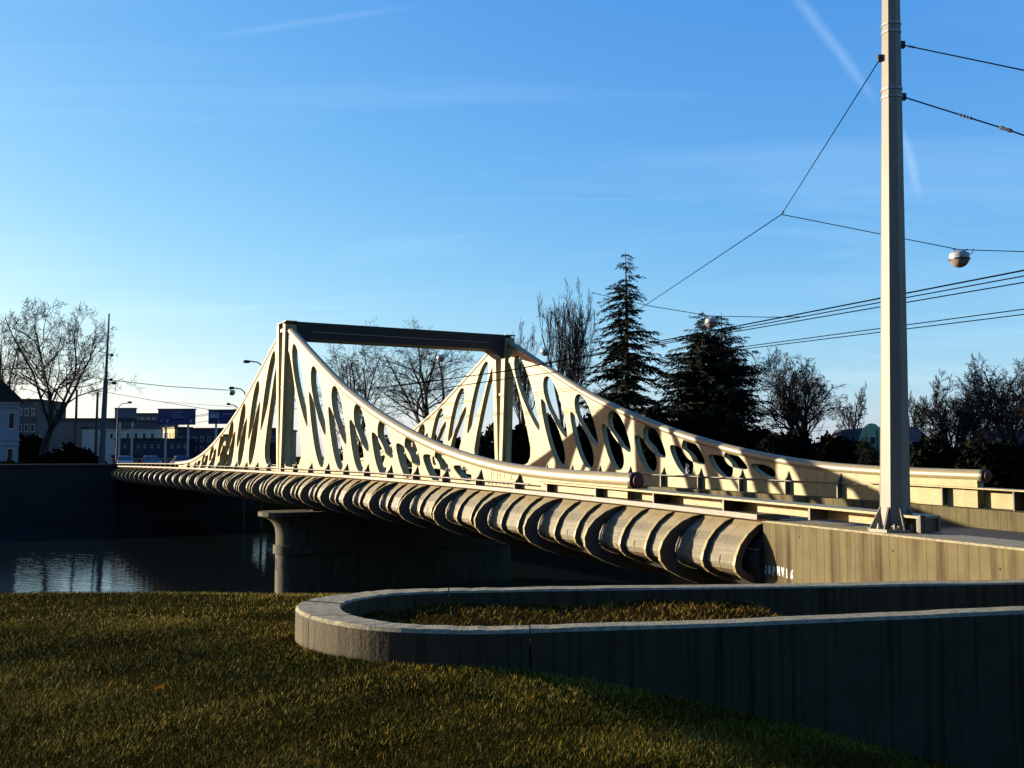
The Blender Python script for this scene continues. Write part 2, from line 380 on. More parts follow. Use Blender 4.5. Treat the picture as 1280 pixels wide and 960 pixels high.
# smooth the chord
def czs(s): return float(np.mean([cz(max(.3, abs(s) + d)) for d in (-.9, -.6, -.3, 0, .3, .6, .9)])) if abs(s) > 1.4 else float(cz(s))
upper = [((1.50, 4.83), (3.87, 1.19), .50), ((4.35, 3.62), (6.32, .80), .50), ((7.08, 2.63), (8.82, .42), .46), ((9.68, 1.80), (11.2, .16), .43), ((12.12, 1.10), (13.5, -.05), .40), ((14.53, .53), (15.8, -.27), .34), ((16.87, .06), (18.05, -.42), .24)]
lower = [((4.03, 2.64), (6.02, -.42), .50), ((6.63, 1.92), (8.36, -.48), .48), ((9.15, 1.32), (10.6, -.51), .46), ((11.5, .80), (12.84, -.54), .42), ((13.78, .38), (15.1, -.56), .38), ((16.0, 0.0), (17.3, -.60), .32), ((18.2, -.30), (19.4, -.61), .18)]
def leaf(A, B, hw, top_fat, n=30):
    A = np.array(A); B = np.array(B); c = (A + B) / 2; d = (B - A) / 2; l = np.linalg.norm(d); d = d / l; q = np.array([-d[1], d[0]])
    out = []
    for i in range(n):
        th = 2 * math.pi * i / n; a = math.cos(th); k = 1 + (.38 if not top_fat else -.38) * a
        out.append(c + d * l * a + q * hw * math.sin(th) * k)
    return out
def web_mesh(name, sg, base):
    """web plate of one half truss with its openings, in the s-z plane; sg = +1 or -1"""
    cu = bpy.data.curves.new(name, 'CURVE'); cu.dimensions = '2D'; cu.fill_mode = 'BOTH'; cu.extrude = .11; cu.bevel_depth = .012; cu.bevel_resolution = 0
    def spl(pts):
        sp = cu.splines.new('POLY'); sp.points.add(len(pts) - 1); sp.use_cyclic_u = True
        for p, q in zip(sp.points, pts): p.co = (sg * q[0], q[1], 0, 1)
    outl = [(.35, float(zd(.35)) + base), (.62, EZ + 5.35)] + [(s, czs(s) - .04) for s in np.arange(1.2, 26.9, .5)] + [(26.85, czs(26.85) - .04)]
    outl += [(s, float(zd(sg * s)) + base) for s in np.linspace(26.85, .35, 28)]
    # bottom line follows the deck on this side
    spl(outl)
    for A, B, hw in upper: spl([(p[0], p[1] + EZ) for p in leaf(A, B, hw, True)])
    for A, B, hw in lower: spl([(p[0], p[1] + EZ) for p in leaf(A, B, hw, False)])
    tri = [(.78, 4.55), (.66, 3.0), (.52, 1.0), (.5, -.30), (.62, -.46), (1.6, -.50), (2.3, -.46), (2.75, -.33), (3.0, -.05), (3.02, .4), (2.72, 1.2), (2.2, 2.35), (1.6, 3.55), (1.0, 4.5), (.88, 4.62)]
    spl([(p[0], p[1] + EZ) for p in tri])
    ob = bpy.data.objects.new(name, cu); COL.objects.link(ob)
    bpy.context.view_layer.update()
    me = bpy.data.meshes.new_from_object(ob.evaluated_get(bpy.context.evaluated_depsgraph_get()))
    bpy.data.objects.remove(ob)
    n = len(me.vertices); co = np.empty(n * 3, np.float32); me.vertices.foreach_get('co', co); co = co.reshape(-1, 3)
    co = np.stack([co[:, 0], co[:, 2], co[:, 1]], -1); me.vertices.foreach_set('co', co.ravel())
    me.flip_normals(); me.materials.clear(); me.materials.append(M['cream']); me.name = name; me.update()
    bm = bmesh.new(); bm.from_mesh(me); bmesh.ops.remove_doubles(bm, verts=bm.verts, dist=.0005); bmesh.ops.recalc_face_normals(bm, faces=bm.faces); bm.to_mesh(me); bm.free()
    return me
webs = {(sg, b_): web_mesh('web_plate', sg, b_) for sg in (1, -1) for b_ in (.02, -.44)}
TR = .165
tubes = {}; caps = {}
for sg in (1, -1):
    mb = MB(); mb.tube([(sg * s, 0, czs(s)) for s in np.concatenate([np.arange(.45, 26.9, .4), [26.95]])], TR, 16); tubes[sg] = mb.mesh('chord_tube', 'cream_tube', True)
mbr = MB(); mbr.tube([(26.951, 0, czs(26.9)), (27.02, 0, czs(26.9))], TR * 1.12, 20); ringm = mbr.mesh('end_ring', 'dark_steel', True)
mbc = MB(); mbc.tube([(27.02, 0, czs(26.9)), (27.1, 0, czs(26.9)), (27.12, 0, czs(26.9))], [TR * .8, TR * .8, TR * .6], 20); capm = mbc.mesh('end_cap', 'cap_red', True)
# tower V posts
def post_mesh(sg):
    mb = MB(); zt = EZ + 5.93; zb = float(zd(0))
    mb.loft([[(sg * (.05), -.26, zb), (sg * .34, -.26, zb), (sg * .34, .26, zb), (sg * .05, .26, zb)],
             [(sg * (.12), -.26, EZ + .9), (sg * .46, -.26, EZ + .9), (sg * .46, .26, EZ + .9), (sg * .12, .26, EZ + .9)],
             [(sg * .36, -.26, zt), (sg * .74, -.26, zt - .12), (sg * .74, .26, zt - .12), (sg * .36, .26, zt)]])
    return mb.mesh('tower_post', 'cream')
posts = {1: post_mesh(1), -1: post_mesh(-1)}
finm = {}
for b_, rl, tp_ in ((0, .15, .42), (-.44, .0, .29)):
    fin = MB(); fin.prism([(-.123, b_), (-.30, b_), (-.30, rl), (-.22, rl + .09), (-.135, tp_), (-.123, tp_)], 0, -.02, .02); finm[b_] = fin.mesh('stiffener_fin', 'trim_shade')
gusm = {}
for b_, tp_ in ((0, .198), (-.44, .048)):
    fs_ = MB(); fs_.prism([(.09, b_ + .002), (-.30, b_ + .002), (-.30, tp_), (.09, tp_)], 0, -.02, .02); gusm[b_] = fs_.mesh('barrier_post', 'trim_shade')
for t0 in (0, W):
    for sg in (1, -1):
        obj('web_plate', webs[(sg, .02 if t0 == 0 else -.44)], BR, (0, t0, 0)); tb = obj('chord_tube', tubes[sg], BR, (0, t0, 0)); obj('tower_post', posts[sg], BR, (0, t0, 0))
        for me_, nm in ((ringm, 'end_ring'), (capm, 'end_cap')):
            o = obj(nm, me_, tb)
            if sg < 0: o.rotation_euler.z = math.pi
    # tie plates between the V posts, and the small knuckle at the head
    mb = MB(); mb.box(-.33, .33, t0 - .2, t0 + .2, EZ + 5.55, EZ + 5.7); mb.build('tie_plate', 'beam_paint', BR); mb = MB(); mb.box(-.2, .2, t0 - .18, t0 + .18, EZ + 3.0, EZ + 3.12); mb.build('tie_plate', 'beam_paint', BR)
    bs = 0 if t0 == 0 else -.44; rl = .15 if t0 == 0 else 0.0
    for s in np.arange(-21.8, 22.5, 2.2):
        if abs(s) < .8: continue
        obj('stiffener_fin', finm[bs], BR, (s, t0, float(zd(s)) + .001))
    # thin rail through the fins
    mb = MB(); mb.tube([(s, t0 - .315, float(zd(s)) + rl) for s in np.arange(-23, 23.1, 2)], .02, 6); mb.build('thin_rail', 'trim_shade', BR)
    # flanged barrier beyond the truss foot
    for a, b_ in (((23.2, 34.35) if t0 == 0 else (23.2, 58)), (-58, -24)):
        q = np.append(np.arange(a, b_, 1.2), b_); tp_ = .20 if t0 == 0 else .05
        zz = lambda s: float(zd(min(s, 44))); inn = lambda s: -.125 if abs(s) < 26.92 else .12
        qf = np.sort(np.append(q, [26.9, 26.94] if a > 0 else [-26.9, -26.94]))
        mb = MB(); mb.loft([[(s, t0 + t_, zz(s) + z) for t_, z in ((-.34, tp_), (inn(s), tp_), (inn(s), tp_ + .035), (-.34, tp_ + .035))] for s in qf]); mb.build('barrier_rail', 'cream', BR)
        q2 = np.concatenate([q[q < -26.9], [-26.9]]) if a < 0 else np.concatenate([[26.9], q[q > 26.9]])
        mb = MB(); mb.loft([[(s, t0 + t_, zz(s) + z) for t_, z in ((.09, bs + .003), (.12, bs + .003), (.12, tp_), (.09, tp_))] for s in q2]); mb.build('barrier_plate', 'cream', BR)
        for s in np.arange(a + .6, b_, 2.1): obj('barrier_post', gusm[bs], BR, (s, t0, zz(s)))
# boxed end of the near barrier with two reflectors
mb = MB(); z = float(zd(34.35)); mb.box(34.352, 34.39, -.345, -.24, z + .002, z + .25); mb.build('barrier_end', 'dark_steel', BR)
for k in (33.95, 34.15):
    mb = MB(); mb.box(k, k + .1, .066, .088, z + .03, z + .17); mb.build('reflector', 'white_paint', BR)
# cross beam between the tower heads
mb = MB(); zt = EZ + 5.95
mb.prism([(-.62, zt - .72), (.62, zt - .72), (.70, zt - .42), (.62, zt - .40), (.74, zt + .02), (-.74, zt + .02), (-.62, zt - .40), (-.70, zt - .42)], 1, .28, W - .28)
mb.build('cross_beam', 'beam_paint', BR)
mb = MB()
mb.bar((.735, .9, zt - .405), (.735, W - 1.2, zt - .405), .03, .03); mb.build('beam_ledge', 'pole_paint', BR)
for t0, d in ((.27, 1), (W - .27, -1)):
    mb = MB(); mb.prism([(t0, zt - .72), (t0, zt - 1.15), (t0 + d * .2, zt - 1.05), (t0 + d * .7, zt - .72)], 0, -.3, .55); mb.build('beam_bracket', 'beam_paint', BR)
    mb = MB(); mb.box(-.72, .8, min(t0, t0 - d * .53), max(t0, t0 - d * .53), zt - .005, zt + .04); mb.build('head_plate', 'cream', BR)

# cladding ribs: every third one deep
big_o = [(.02, -.13), (-.26, -.17), (-.52, -.26), (-.78, -.42), (-.95, -.60), (-1.03, -.78), (-1.01, -.96), (-.86, -1.13), (-.55, -1.28), (-.15, -1.42), (.5, -1.58), (1.6, -1.72)]
big_i = [(.02, -.20), (-.22, -.28), (-.42, -.40), (-.58, -.54), (-.66, -.68), (-.68, -.80), (-.66, -.92), (-.58, -1.02), (-.40, -1.10), (-.12, -1.18), (.4, -1.28), (1.6, -1.38)]
sm_o = [(.02, -.13), (-.22, -.20), (-.43, -.34), (-.60, -.52), (-.70, -.72), (-.735, -.86), (-.70, -.98), (-.58, -1.08), (-.38, -1.16), (-.1, -1.24), (.3, -1.33)]
sm_i = [(.02, -.22), (-.16, -.30), (-.34, -.43), (-.48, -.58), (-.56, -.74), (-.58, -.86), (-.55, -.94), (-.46, -1.00), (-.30, -1.06), (-.06, -1.12), (.3, -1.2)]
def rib_mesh(o_, i_, th):
    mb = MB(); n = len(o_); v = []
    for x in (-th / 2, th / 2): v += [(x, *p) for p in o_] + [(x, *p) for p in i_]
    f = []
    for k in range(n - 1):
        f += [(k, k + 1, n + k + 1, n + k), (2 * n + k, 3 * n + k, 3 * n + k + 1, 2 * n + k + 1), (k, 2 * n + k, 2 * n + k + 1, k + 1), (n + k, n + k + 1, 3 * n + k + 1, 3 * n + k)]
    f += [(0, n, 3 * n, 2 * n), (n - 1, 3 * n - 1, 4 * n - 1, 2 * n - 1)]
    mb.add(v, f); mb.m = [1 if (k_ % 4 == 2 and k_ < 4 * (n - 1)) else 0 for k_ in range(len(f))]; return mb.mesh('rib', ['rib_shade', 'cream'])  # cream outer rim, sides painted dark as if in shade
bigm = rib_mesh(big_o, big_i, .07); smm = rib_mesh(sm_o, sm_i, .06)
pan = [(-.03, -.15), (-.19, -.25), (-.39, -.39), (-.53, -.55), (-.61, -.735), (-.635, -.86), (-.605, -.955), (-.505, -1.03), (-.335, -1.10), (-.08, -1.17), (.3, -1.25)]
def panel_mesh(seed):
    rr = random.Random(seed); mb = MB(); hl = .405
    split = rr.uniform(-.1, .2)
    for k in range(len(pan) - 1):
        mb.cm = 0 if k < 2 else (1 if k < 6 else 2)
        for a, b_ in ((-hl, split), (split + .006, hl)):
            j = rr.uniform(-.006, .006)
            p, q = pan[k], pan[k + 1]
            mb.add([(a, p[0] + j, p[1]), (b_, p[0] + j, p[1]), (b_, q[0] + j, q[1]), (a, q[0] + j, q[1])], [(0, 1, 2, 3)])
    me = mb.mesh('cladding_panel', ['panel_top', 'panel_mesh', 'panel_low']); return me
pans = [panel_mesh(k) for k in range(5)]
rng = random.Random(3)
k = 0; s = 31.0 - .3
RS = .857
i0 = 2                                     # phase so that a deep rib stands at s = 29.15, 26.6, 24.0
sr = 29.15 + 2 * RS
n_ribs = int((sr - S0) / RS)
for i in range(n_ribs):
    s = sr - i * RS
    if s > 31.2: continue
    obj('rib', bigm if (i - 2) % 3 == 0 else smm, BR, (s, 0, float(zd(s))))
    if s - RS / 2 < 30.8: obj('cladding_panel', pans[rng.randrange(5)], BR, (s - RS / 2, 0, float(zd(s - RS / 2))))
# perforated strip under the edge beam
mb = MB(); mb.loft([[(s, t_, float(zd(s)) + z) for t_, z in ((-.10, -.135), (.02, -.135), (.02, -.09), (-.10, -.09))] for s in ss]); mb.build('edge_strip', 'panel_top', BR)

# river pier under the tower
def stad(e, z, r=.8, hl=5.05, n=9, es=0):
    c0, c1 = W / 2 - hl - e, W / 2 + hl + e; rr_ = r + es; out = []
    for i in range(n): a = math.pi * i / (n - 1); out.append((rr_ * math.cos(a), c1 + (r * .95) * math.sin(a), z))
    for i in range(n): a = math.pi + math.pi * i / (n - 1); out.append((rr_ * math.cos(a), c0 + (r * .95) * math.sin(a), z))
    return out
mb = MB(); mb.loft([stad(0, -1.5), stad(0, EZ - 4.3)]); mb.build('pier_base', 'pier_concrete', BR, True)
mb = MB(); mb.loft([stad(.1, EZ - 4.295, es=.1), stad(.1, EZ - 3.92, es=.1)]); mb.build('pier_collar', 'pier_concrete', BR, True)
mb = MB(); mb.loft([stad(e, EZ + z, es=e * .25) for e, z in ((0, -3.915), (0, -3.5), (.04, -3.2), (.14, -2.98), (.3, -2.82), (.5, -2.71), (.72, -2.64))]); mb.build('pier_neck', 'pier_concrete', BR, True)
mb = MB(); mb.loft([stad(.78, EZ - 2.635, es=.25), stad(.78, EZ - 2.45, es=.25)]); mb.build('pier_cap', 'pier_concrete', BR)
for t_ in (1.6, 4.2, 6.8, 9.4):
    mb = MB(); mb.box(-.4, .4, t_ - .4, t_ + .4, EZ - 2.45, EZ - 2.235); mb.build('bearing', 'deck_concrete', BR)
# near abutment
mb = MB(); mb.box(29.5, 34.5, -.2, W + .3, -1.3, EZ - 2.7); mb.box(31.1, 34.5, .5, W - .5, EZ - 2.7, EZ - 2.1); mb.build('abutment', 'deck_concrete', BR)

# graffiti strokes
LET = {'P': [[(0, 0), (0, 1)], [(0, 1), (.5, .9), (.5, .6), (0, .5)]], 'H': [[(0, 0), (0, 1)], [(.5, 0), (.5, 1)], [(0, .5), (.5, .5)]], 'I': [[(.1, 0), (.1, 1)]],
       'Z': [[(0, 1), (.5, 1), (0, 0), (.5, 0)]], 'S': [[(.5, .9), (.2, 1), (0, .75), (.5, .35), (.3, 0), (0, .1)]], 'O': [[(.25, 0), (0, .3), (0, .7), (.25, 1), (.5, .7), (.5, .3), (.25, 0)]],
       'M': [[(0, 0), (.05, 1), (.25, .4), (.5, 1), (.55, 0)]], 'L': [[(0, 1), (0, 0), (.45, 0)]], 'B': [[(0, 0), (0, 1), (.45, .8), (.1, .52), (.5, .25), (0, 0)]], 'V': [[(0, 1), (.25, 0), (.5, 1)]],
       'J': [[(.4, 1), (.4, .15), (.2, 0), (0, .2)]], 'A': [[(0, 0), (.25, 1), (.5, 0)], [(.1, .4), (.4, .4)]], 'W': [[(0, 1), (.12, 0), (.25, .6), (.4, 0), (.55, 1)]], '6': [[(.45, 1), (.05, .5), (.1, 0), (.45, .15), (.4, .45), (.05, .4)]], 'E': [[(.5, 1), (0, 1), (0, 0), (.5, 0)], [(0, .5), (.4, .5)]],
       'R': [[(0, 0), (0, 1), (.45, .8), (0, .5), (.5, 0)]]}
def scribble(text, fx, w, h, step, th):
    """flat ribbons; fx maps (a,b) on the surface to a point, th is the stroke width"""
    mb = MB(); rr_ = random.Random(len(text) * 7)
    for i, ch in enumerate(text):
        dy = rr_.uniform(-.1, .1) * h
        for stroke in LET.get(ch, []):
            pts = [np.array((i * step + p[0] * w, p[1] * h + dy)) for p in stroke]
            for a, b_ in zip(pts[:-1], pts[1:]):
                d = b_ - a; d = d / np.linalg.norm(d); n_ = np.array((-d[1], d[0])) * th / 2; a = a - d * th * .4; b2 = b_ + d * th * .4
                mb.add([fx(*(a + n_)), fx(*(a - n_)), fx(*(b2 - n_)), fx(*(b2 + n_))], [(0, 1, 2, 3)])
    return mb
scribble('PHIZ', lambda a, b_: (20.6 + a, -.129, EZ - .58 + b_), .28, .24, .36, .022).build('graffiti', 'graffiti_grey', BR, kind='stuff')
scribble('MBALOM', lambda a, b_: (20.4 + a, -.129, EZ - .765 + b_), .15, .1, .22, .014).build('graffiti', 'graffiti_grey', BR, kind='stuff')
scribble('HMBALO', lambda a, b_: (14.4 + a, -.129, EZ - .70 + b_), .15, .09, .22, .014).build('graffiti', 'graffiti_grey', BR, kind='stuff')
scribble('B', lambda a, b_: (14.62 + a, W - .03, EZ - .62 + b_), .34, .34, .3, .06).build('graffiti', 'graffiti_white', BR, kind='stuff')
def pierx(a, b_):
    th = math.pi * 1.5 + (a - .35) / .8
    return (.812 * math.cos(th), W / 2 - 5.05 + .775 * math.sin(th), EZ - 4.95 + b_)
scribble('SLOM', pierx, .28, .45, .36, .06).build('graffiti', 'ink', BR, kind='stuff')

# ------------------------------------------------------------------ wing wall, planter
WA = np.array([4.30, 17.25]); WB = np.array([6.12, 12.05]); wd = (WB - WA); wd /= np.linalg.norm(wd); wn = np.array([-wd[1], wd[0]])   # wn points to the road
WTOP = EZ - 1.10
wang = math.atan2(wd[1], wd[0])
WW = empty('wing_wall', (*WA, EZ - 3.4), wang, label='weathered concrete wing wall with rusty run-off streaks carrying the tall pole', cat='wall')
mb = MB(); mb.box(0, 9, 0, .82, -2.0, WTOP - .03 - (EZ - 3.4)); mb.build('wall', 'concrete', WW)
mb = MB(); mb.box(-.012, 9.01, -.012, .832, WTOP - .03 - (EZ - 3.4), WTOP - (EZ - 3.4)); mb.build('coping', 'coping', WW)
scribble('JBPMVI6', lambda a, b_: (.03 + a, -.004, 1.42 + b_), .10, .13, .125, .026).build('graffiti', 'graffiti_white', WW, kind='stuff')
scribble('Z', lambda a, b_: (.08 + a, -.004, 1.2 + b_), .12, .04, .07, .018).build('graffiti', 'graffiti_white', WW, kind='stuff')
for a, z_ in ((3.2, 2.05), (1.0, 2.08), (5.1, 2.0)):
    mb = MB(); mb.box(a, a + .035, -.006, .01, z_, z_ + .035); mb.build('form_tie_hole', 'ink', WW)

PT = EZ - 1.42; q = 1.42 / 1.45
outer = [(7.6, 10.2), (6.0, 9.8), (4.81, 9.52), (3.4, 9.18), (1.95, 8.84), (.54, 8.58), (-.1, 8.47), (-.45, 8.46), (-.94, 8.54), (-1.3, 8.70), (-1.6, 8.95), (-1.86, 9.27), (-2.03, 9.59), (-2.12, 9.95), (-2.08, 10.25), (-1.95, 10.5), (-1.7, 10.78), (-1.45, 10.96), (-1.2, 11.08), (-.7, 11.17), (-.13, 11.22), (.72, 11.34), (2.54, 11.52), (4.3, 11.74), (6.04, 11.95), (7.6, 12.15)]
inner = [(7.6, 10.48), (6.0, 10.08), (4.81, 9.80), (3.4, 9.45), (1.95, 9.09), (.54, 8.82), (-.1, 8.72), (-.45, 8.71), (-.83, 8.78), (-1.08, 8.90), (-1.28, 9.08), (-1.45, 9.30), (-1.57, 9.52), (-1.65, 9.80), (-1.66, 10.05), (-1.60, 10.27), (-1.45, 10.5), (-1.28, 10.67), (-1.05, 10.79), (-.68, 10.89), (-.13, 10.95), (.72, 11.06), (2.54, 11.23), (4.3, 11.44), (6.04, 11.65), (7.6, 11.85)]
outer = [np.array(p) * q for p in outer]; inner = [np.array(p) * q for p in inner]
def dense(pl, n=4):
    """Catmull-Rom through the points"""
    P_ = [2 * pl[0] - pl[1]] + list(pl) + [2 * pl[-1] - pl[-2]]; out = []
    for i in range(1, len(P_) - 2):
        p0, p1, p2, p3 = P_[i - 1:i + 3]
        for k_ in range(n):
            t_ = k_ / n; out.append(.5 * (2 * p1 + (p2 - p0) * t_ + (2 * p0 - 5 * p1 + 4 * p2 - p3) * t_ ** 2 + (3 * p1 - p0 - 3 * p2 + p3) * t_ ** 3))
    return out + [pl[-1]]
outer = dense(outer); inner = dense(inner)
PL = empty('planter', (*outer[len(outer) // 2], EZ - 1.8), label='long low concrete planter with a rounded end set into the grass', cat='planter')
po = np.array((*outer[len(outer) // 2], EZ - 1.8))
# wall segments, split at the casting joints
cuts = [0, 22, 44, 55, 76, len(outer) - 1]
rr = random.Random(5)
for a, b_ in zip(cuts[:-1], cuts[1:]):
    mb = MB(); rings = []
    for i in range(a, b_ + 1):
        o_, n_ = outer[i].copy(), inner[i].copy()
        if i in (a, b_) and i not in (0, len(outer) - 1):
            tn = (outer[min(i + 1, len(outer) - 1)] - outer[i - 1]); tn /= np.linalg.norm(tn); sh = tn * (.006 if i == a else -.006); o_ = o_ + sh; n_ = n_ + sh
        d = (n_ - o_); d /= np.linalg.norm(d); jz = rr.uniform(-.004, .004)
        prof = [(o_, EZ - 4.2), (o_, PT - .03), (o_ + d * .025, PT + jz), (n_ - d * .02, PT + jz), (n_, PT - .02), (n_, EZ - 4.2)]
        rings.append([(*(p - po[:2]), z - po[2]) for p, z in prof])
    mb.loft(rings)
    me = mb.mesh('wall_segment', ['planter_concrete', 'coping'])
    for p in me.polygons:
        if p.normal.z > .3: p.material_index = 1  # upward faces painted paler, as if lit
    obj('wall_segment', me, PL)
# planting soil: sinks towards the road end
NP = np.array(inner); half = len(inner) // 2
v = []; f = []; rows = 14; near = NP[:half][::-1]; far = NP[half:half + len(near)]
def soil_z(x): return PT - .15 - .5 * np.clip(x - 2.6, 0, 2.6) - .02 * np.sin(3 * x)
for i in range(len(near)):
    for j in range(rows):
        p = near[i] + (far[i] - near[i]) * j / (rows - 1); v.append((*(p - po[:2]), float(soil_z(p[0])) + .012 * math.sin(5 * p[0] + 7 * p[1]) - po[2]))
for i in range(len(near) - 1):
    for j in range(rows - 1): a = i * rows + j; f.append((a, a + 1, a + rows + 1, a + rows))
MB().add(v, f).build('planting_soil', 'soil', PL, True)

# ------------------------------------------------------------------ grass
nr = np.random.default_rng(11)
def blades(n, x, y, z, hmin, hmax, wid, lean, tint):
    h = nr.uniform(hmin, hmax, n); a = nr.uniform(0, 2 * np.pi, n); la = nr.uniform(0, 2 * np.pi, n); ll = nr.uniform(.2, 1, n) * lean * h
    bx = np.cos(a) * wid * nr.uniform(.6, 1.3, n); by = np.sin(a) * wid * nr.uniform(.6, 1.3, n)
    v = np.empty((n, 3, 3)); v[:, 0] = np.stack([x - bx, y - by, z], -1); v[:, 1] = np.stack([x + bx, y + by, z], -1)
    v[:, 2] = np.stack([x + np.cos(la) * ll, y + np.sin(la) * ll, z + h], -1)
    return v.reshape(-1, 3), np.repeat(np.clip(tint, 0, 1), 3)
def inpoly(x, y, poly): return pdist(x, y, poly) < 0
def patchy(x, y): return .5 + .2 * np.sin(x * 1.3 + 2 * np.sin(y * .9)) + .16 * np.sin(y * 2.1 + x * .7 + 1) + .14 * np.sin(x * 4.1 - y * 3.3)
V = []; A = []
opoly = [tuple(p) for p in outer]
for n, y0, y1, hm, hx, wd_ in ((190000, 4.6, 7.2, .012, .042, .0018), (220000, 7.2, 10.5, .014, .046, .0024), (150000, 10.5, 17, .018, .05, .0036)):
    y = np.sqrt(nr.uniform(y0 * y0, y1 * y1, n)); x = y * nr.uniform(-.58, .60, n)
    # clumping
    keep = nr.uniform(0, 1, n) < np.clip(.55 + .9 * (patchy(x * 2.7, y * 2.9) - .35), .25, 1)
    keep &= ~inpoly(x, y, opoly)
    x, y = x[keep], y[keep]; n_ = len(x); z = ground_z(x, y)
    tint = .38 + .8 * (patchy(x, y) - .5) + .3 * (patchy(x * .45 + 3, y * .6) - .5) + nr.normal(0, .24, n_) + .12 * sstep(9.5, 12, y) + .35 * (nr.uniform(0, 1, n_) < .12)
    vv, aa = blades(n_, x, y, z - .004, hm, hx, wd_, 1.0, tint); V.append(vv); A.append(aa)
V = np.concatenate(V); A = np.concatenate(A)
obj('lawn_grass', npmesh('lawn_grass', V, np.arange(len(V)).reshape(-1, 3), 'grass_blade', A), label='short winter lawn of green and straw-coloured blades', cat='grass', kind='stuff')
n = 26000; x = nr.uniform(-1.8, 4.5, n); y = nr.uniform(8.3, 11.5, n); ipoly = [tuple(p) for p in inner]
kp = inpoly(x, y, ipoly) & (pdist(x, y, ipoly) < -.03) & (nr.uniform(0, 1, n) < np.clip(patchy(x * 3, y * 3) * 1.2, .1, 1)); x, y = x[kp], y[kp]
v, a = blades(len(x), x, y, soil_z(x) - .004, .015, .06, .004, 1.6, nr.uniform(0, 1, len(x)))
obj('planter_grass', npmesh('planter_grass', v, np.arange(len(v)).reshape(-1, 3), 'dry_blade', a), label='dry grass and litter covering the planter soil', cat='grass', kind='stuff')
# fallen leaves
lf = MB(); lf.add([(-.045, 0, .0), (-.02, .022, .012), (.02, .018, .02), (.05, 0, .006), (.018, -.02, .016), (-.02, -.022, .004)], [(0, 1, 4, 5), (1, 2, 4), (2, 3, 4)])
leafm = lf.mesh('fallen_leaf', 'leaf_orange')
for i, (px, py) in enumerate([(562, 838), (563, 867), (672, 880), (695, 807), (530, 914), (201, 867), (310, 905), (330, 812), (118, 850), (455, 925)]):
    r = at(px, py, 1.0) - np.array((0, 0, EZ)); d = 5.0
    for _ in range(30):
        d = (float(ground_z(r[0] * d, r[1] * d)) - EZ) / r[2]
    o = obj('fallen_leaf', leafm, None, (r[0] * d, r[1] * d, EZ + r[2] * d + .035), rr.uniform(0, 6), label='small curled orange leaf lying on the lawn', cat='leaf', group='fallen leaves on the lawn')
    o.scale = (rr.uniform(.7, 1.2),) * 3; o.rotation_euler.x = rr.uniform(-.5, .5)

# ------------------------------------------------------------------ the tall pole and the overhead wires
pb = at(1119, 661, 14.75); pb[2] = WTOP; pt = at(1112.5, -120, 14.75 * 1.0)
pdir = (pt - pb) / (pt[2] - pb[2])
PO = empty('overhead_line_pole', tuple(pb), label='tall tapered octagonal steel pole standing on the concrete wing wall', cat='pole')
def octr(z, r): c = pdir * z; return [(c[0] + r * math.cos(R(7.5) + math.pi / 4 * i), c[1] + r * math.sin(R(7.5) + math.pi / 4 * i), z) for i in range(8)]
mb = MB(); mb.loft([octr(.09, .222), octr(9.6, .118)]); mb.build('shaft', 'pole_paint', PO)
mb = MB(); mb.loft([octr(.001, .40), octr(.045, .40)]); mb.build('base_plate', 'pole_paint', PO)
for i in range(8):
    a = math.pi / 4 * i; ca, sa = math.cos(a), math.sin(a)
    mb = MB(); mb.prism([(.19, .046), (.37, .046), (.36, .075), (.215, .36), (.19, .36)], 1, -.012, .012)
    mb.v = [(p[0] * ca - p[1] * sa, p[0] * sa + p[1] * ca, p[2]) for p in mb.v]; mb.build('gusset', 'pole_paint', PO)
    mb = MB(); mb.lathe([(.022, 0), (.022, .03), (.014, .03), (.014, .075)], (.315 * math.cos(a + .393), .315 * math.sin(a + .393), .046), 6); mb.build('anchor_bolt', 'lamp_shell', PO)
mb = MB(); c = pdir * .5; mb.lathe([(.012, -.012), (.012, .012)], (c[0] + .08, c[1] - .205, .5), 8); mb.build('rivet', 'lamp_shell', PO)
def pz(py): return (at(1115, py, 14.75)[2] - pb[2])
def shaft_r(z): return .222 + (.118 - .222) * (z - .09) / 9.51
bands = []
for y0, y1 in ((32, 42), (113, 123)):
    for yy in (y0, y1):
        z = pz(yy); mb = MB(); mb.loft([octr(z - .014, shaft_r(z) + .012), octr(z + .014, shaft_r(z) + .012)]); mb.build('band', 'lamp_shell', PO)
def onpole(py, side): z = pz(py); c = pb + pdir * z; c[0] += side * (shaft_r(z) + .02); return c
for py, sd in ((73, -1), (56, 1), (121, 1)):
    p = onpole(py, sd) - pb; mb = MB(); mb.box(p[0] - .04, p[0] + .04, p[1] - .03, p[1] + .03, p[2] - .05, p[2] + .05); mb.build('wire_bracket', 'dark_steel', PO)
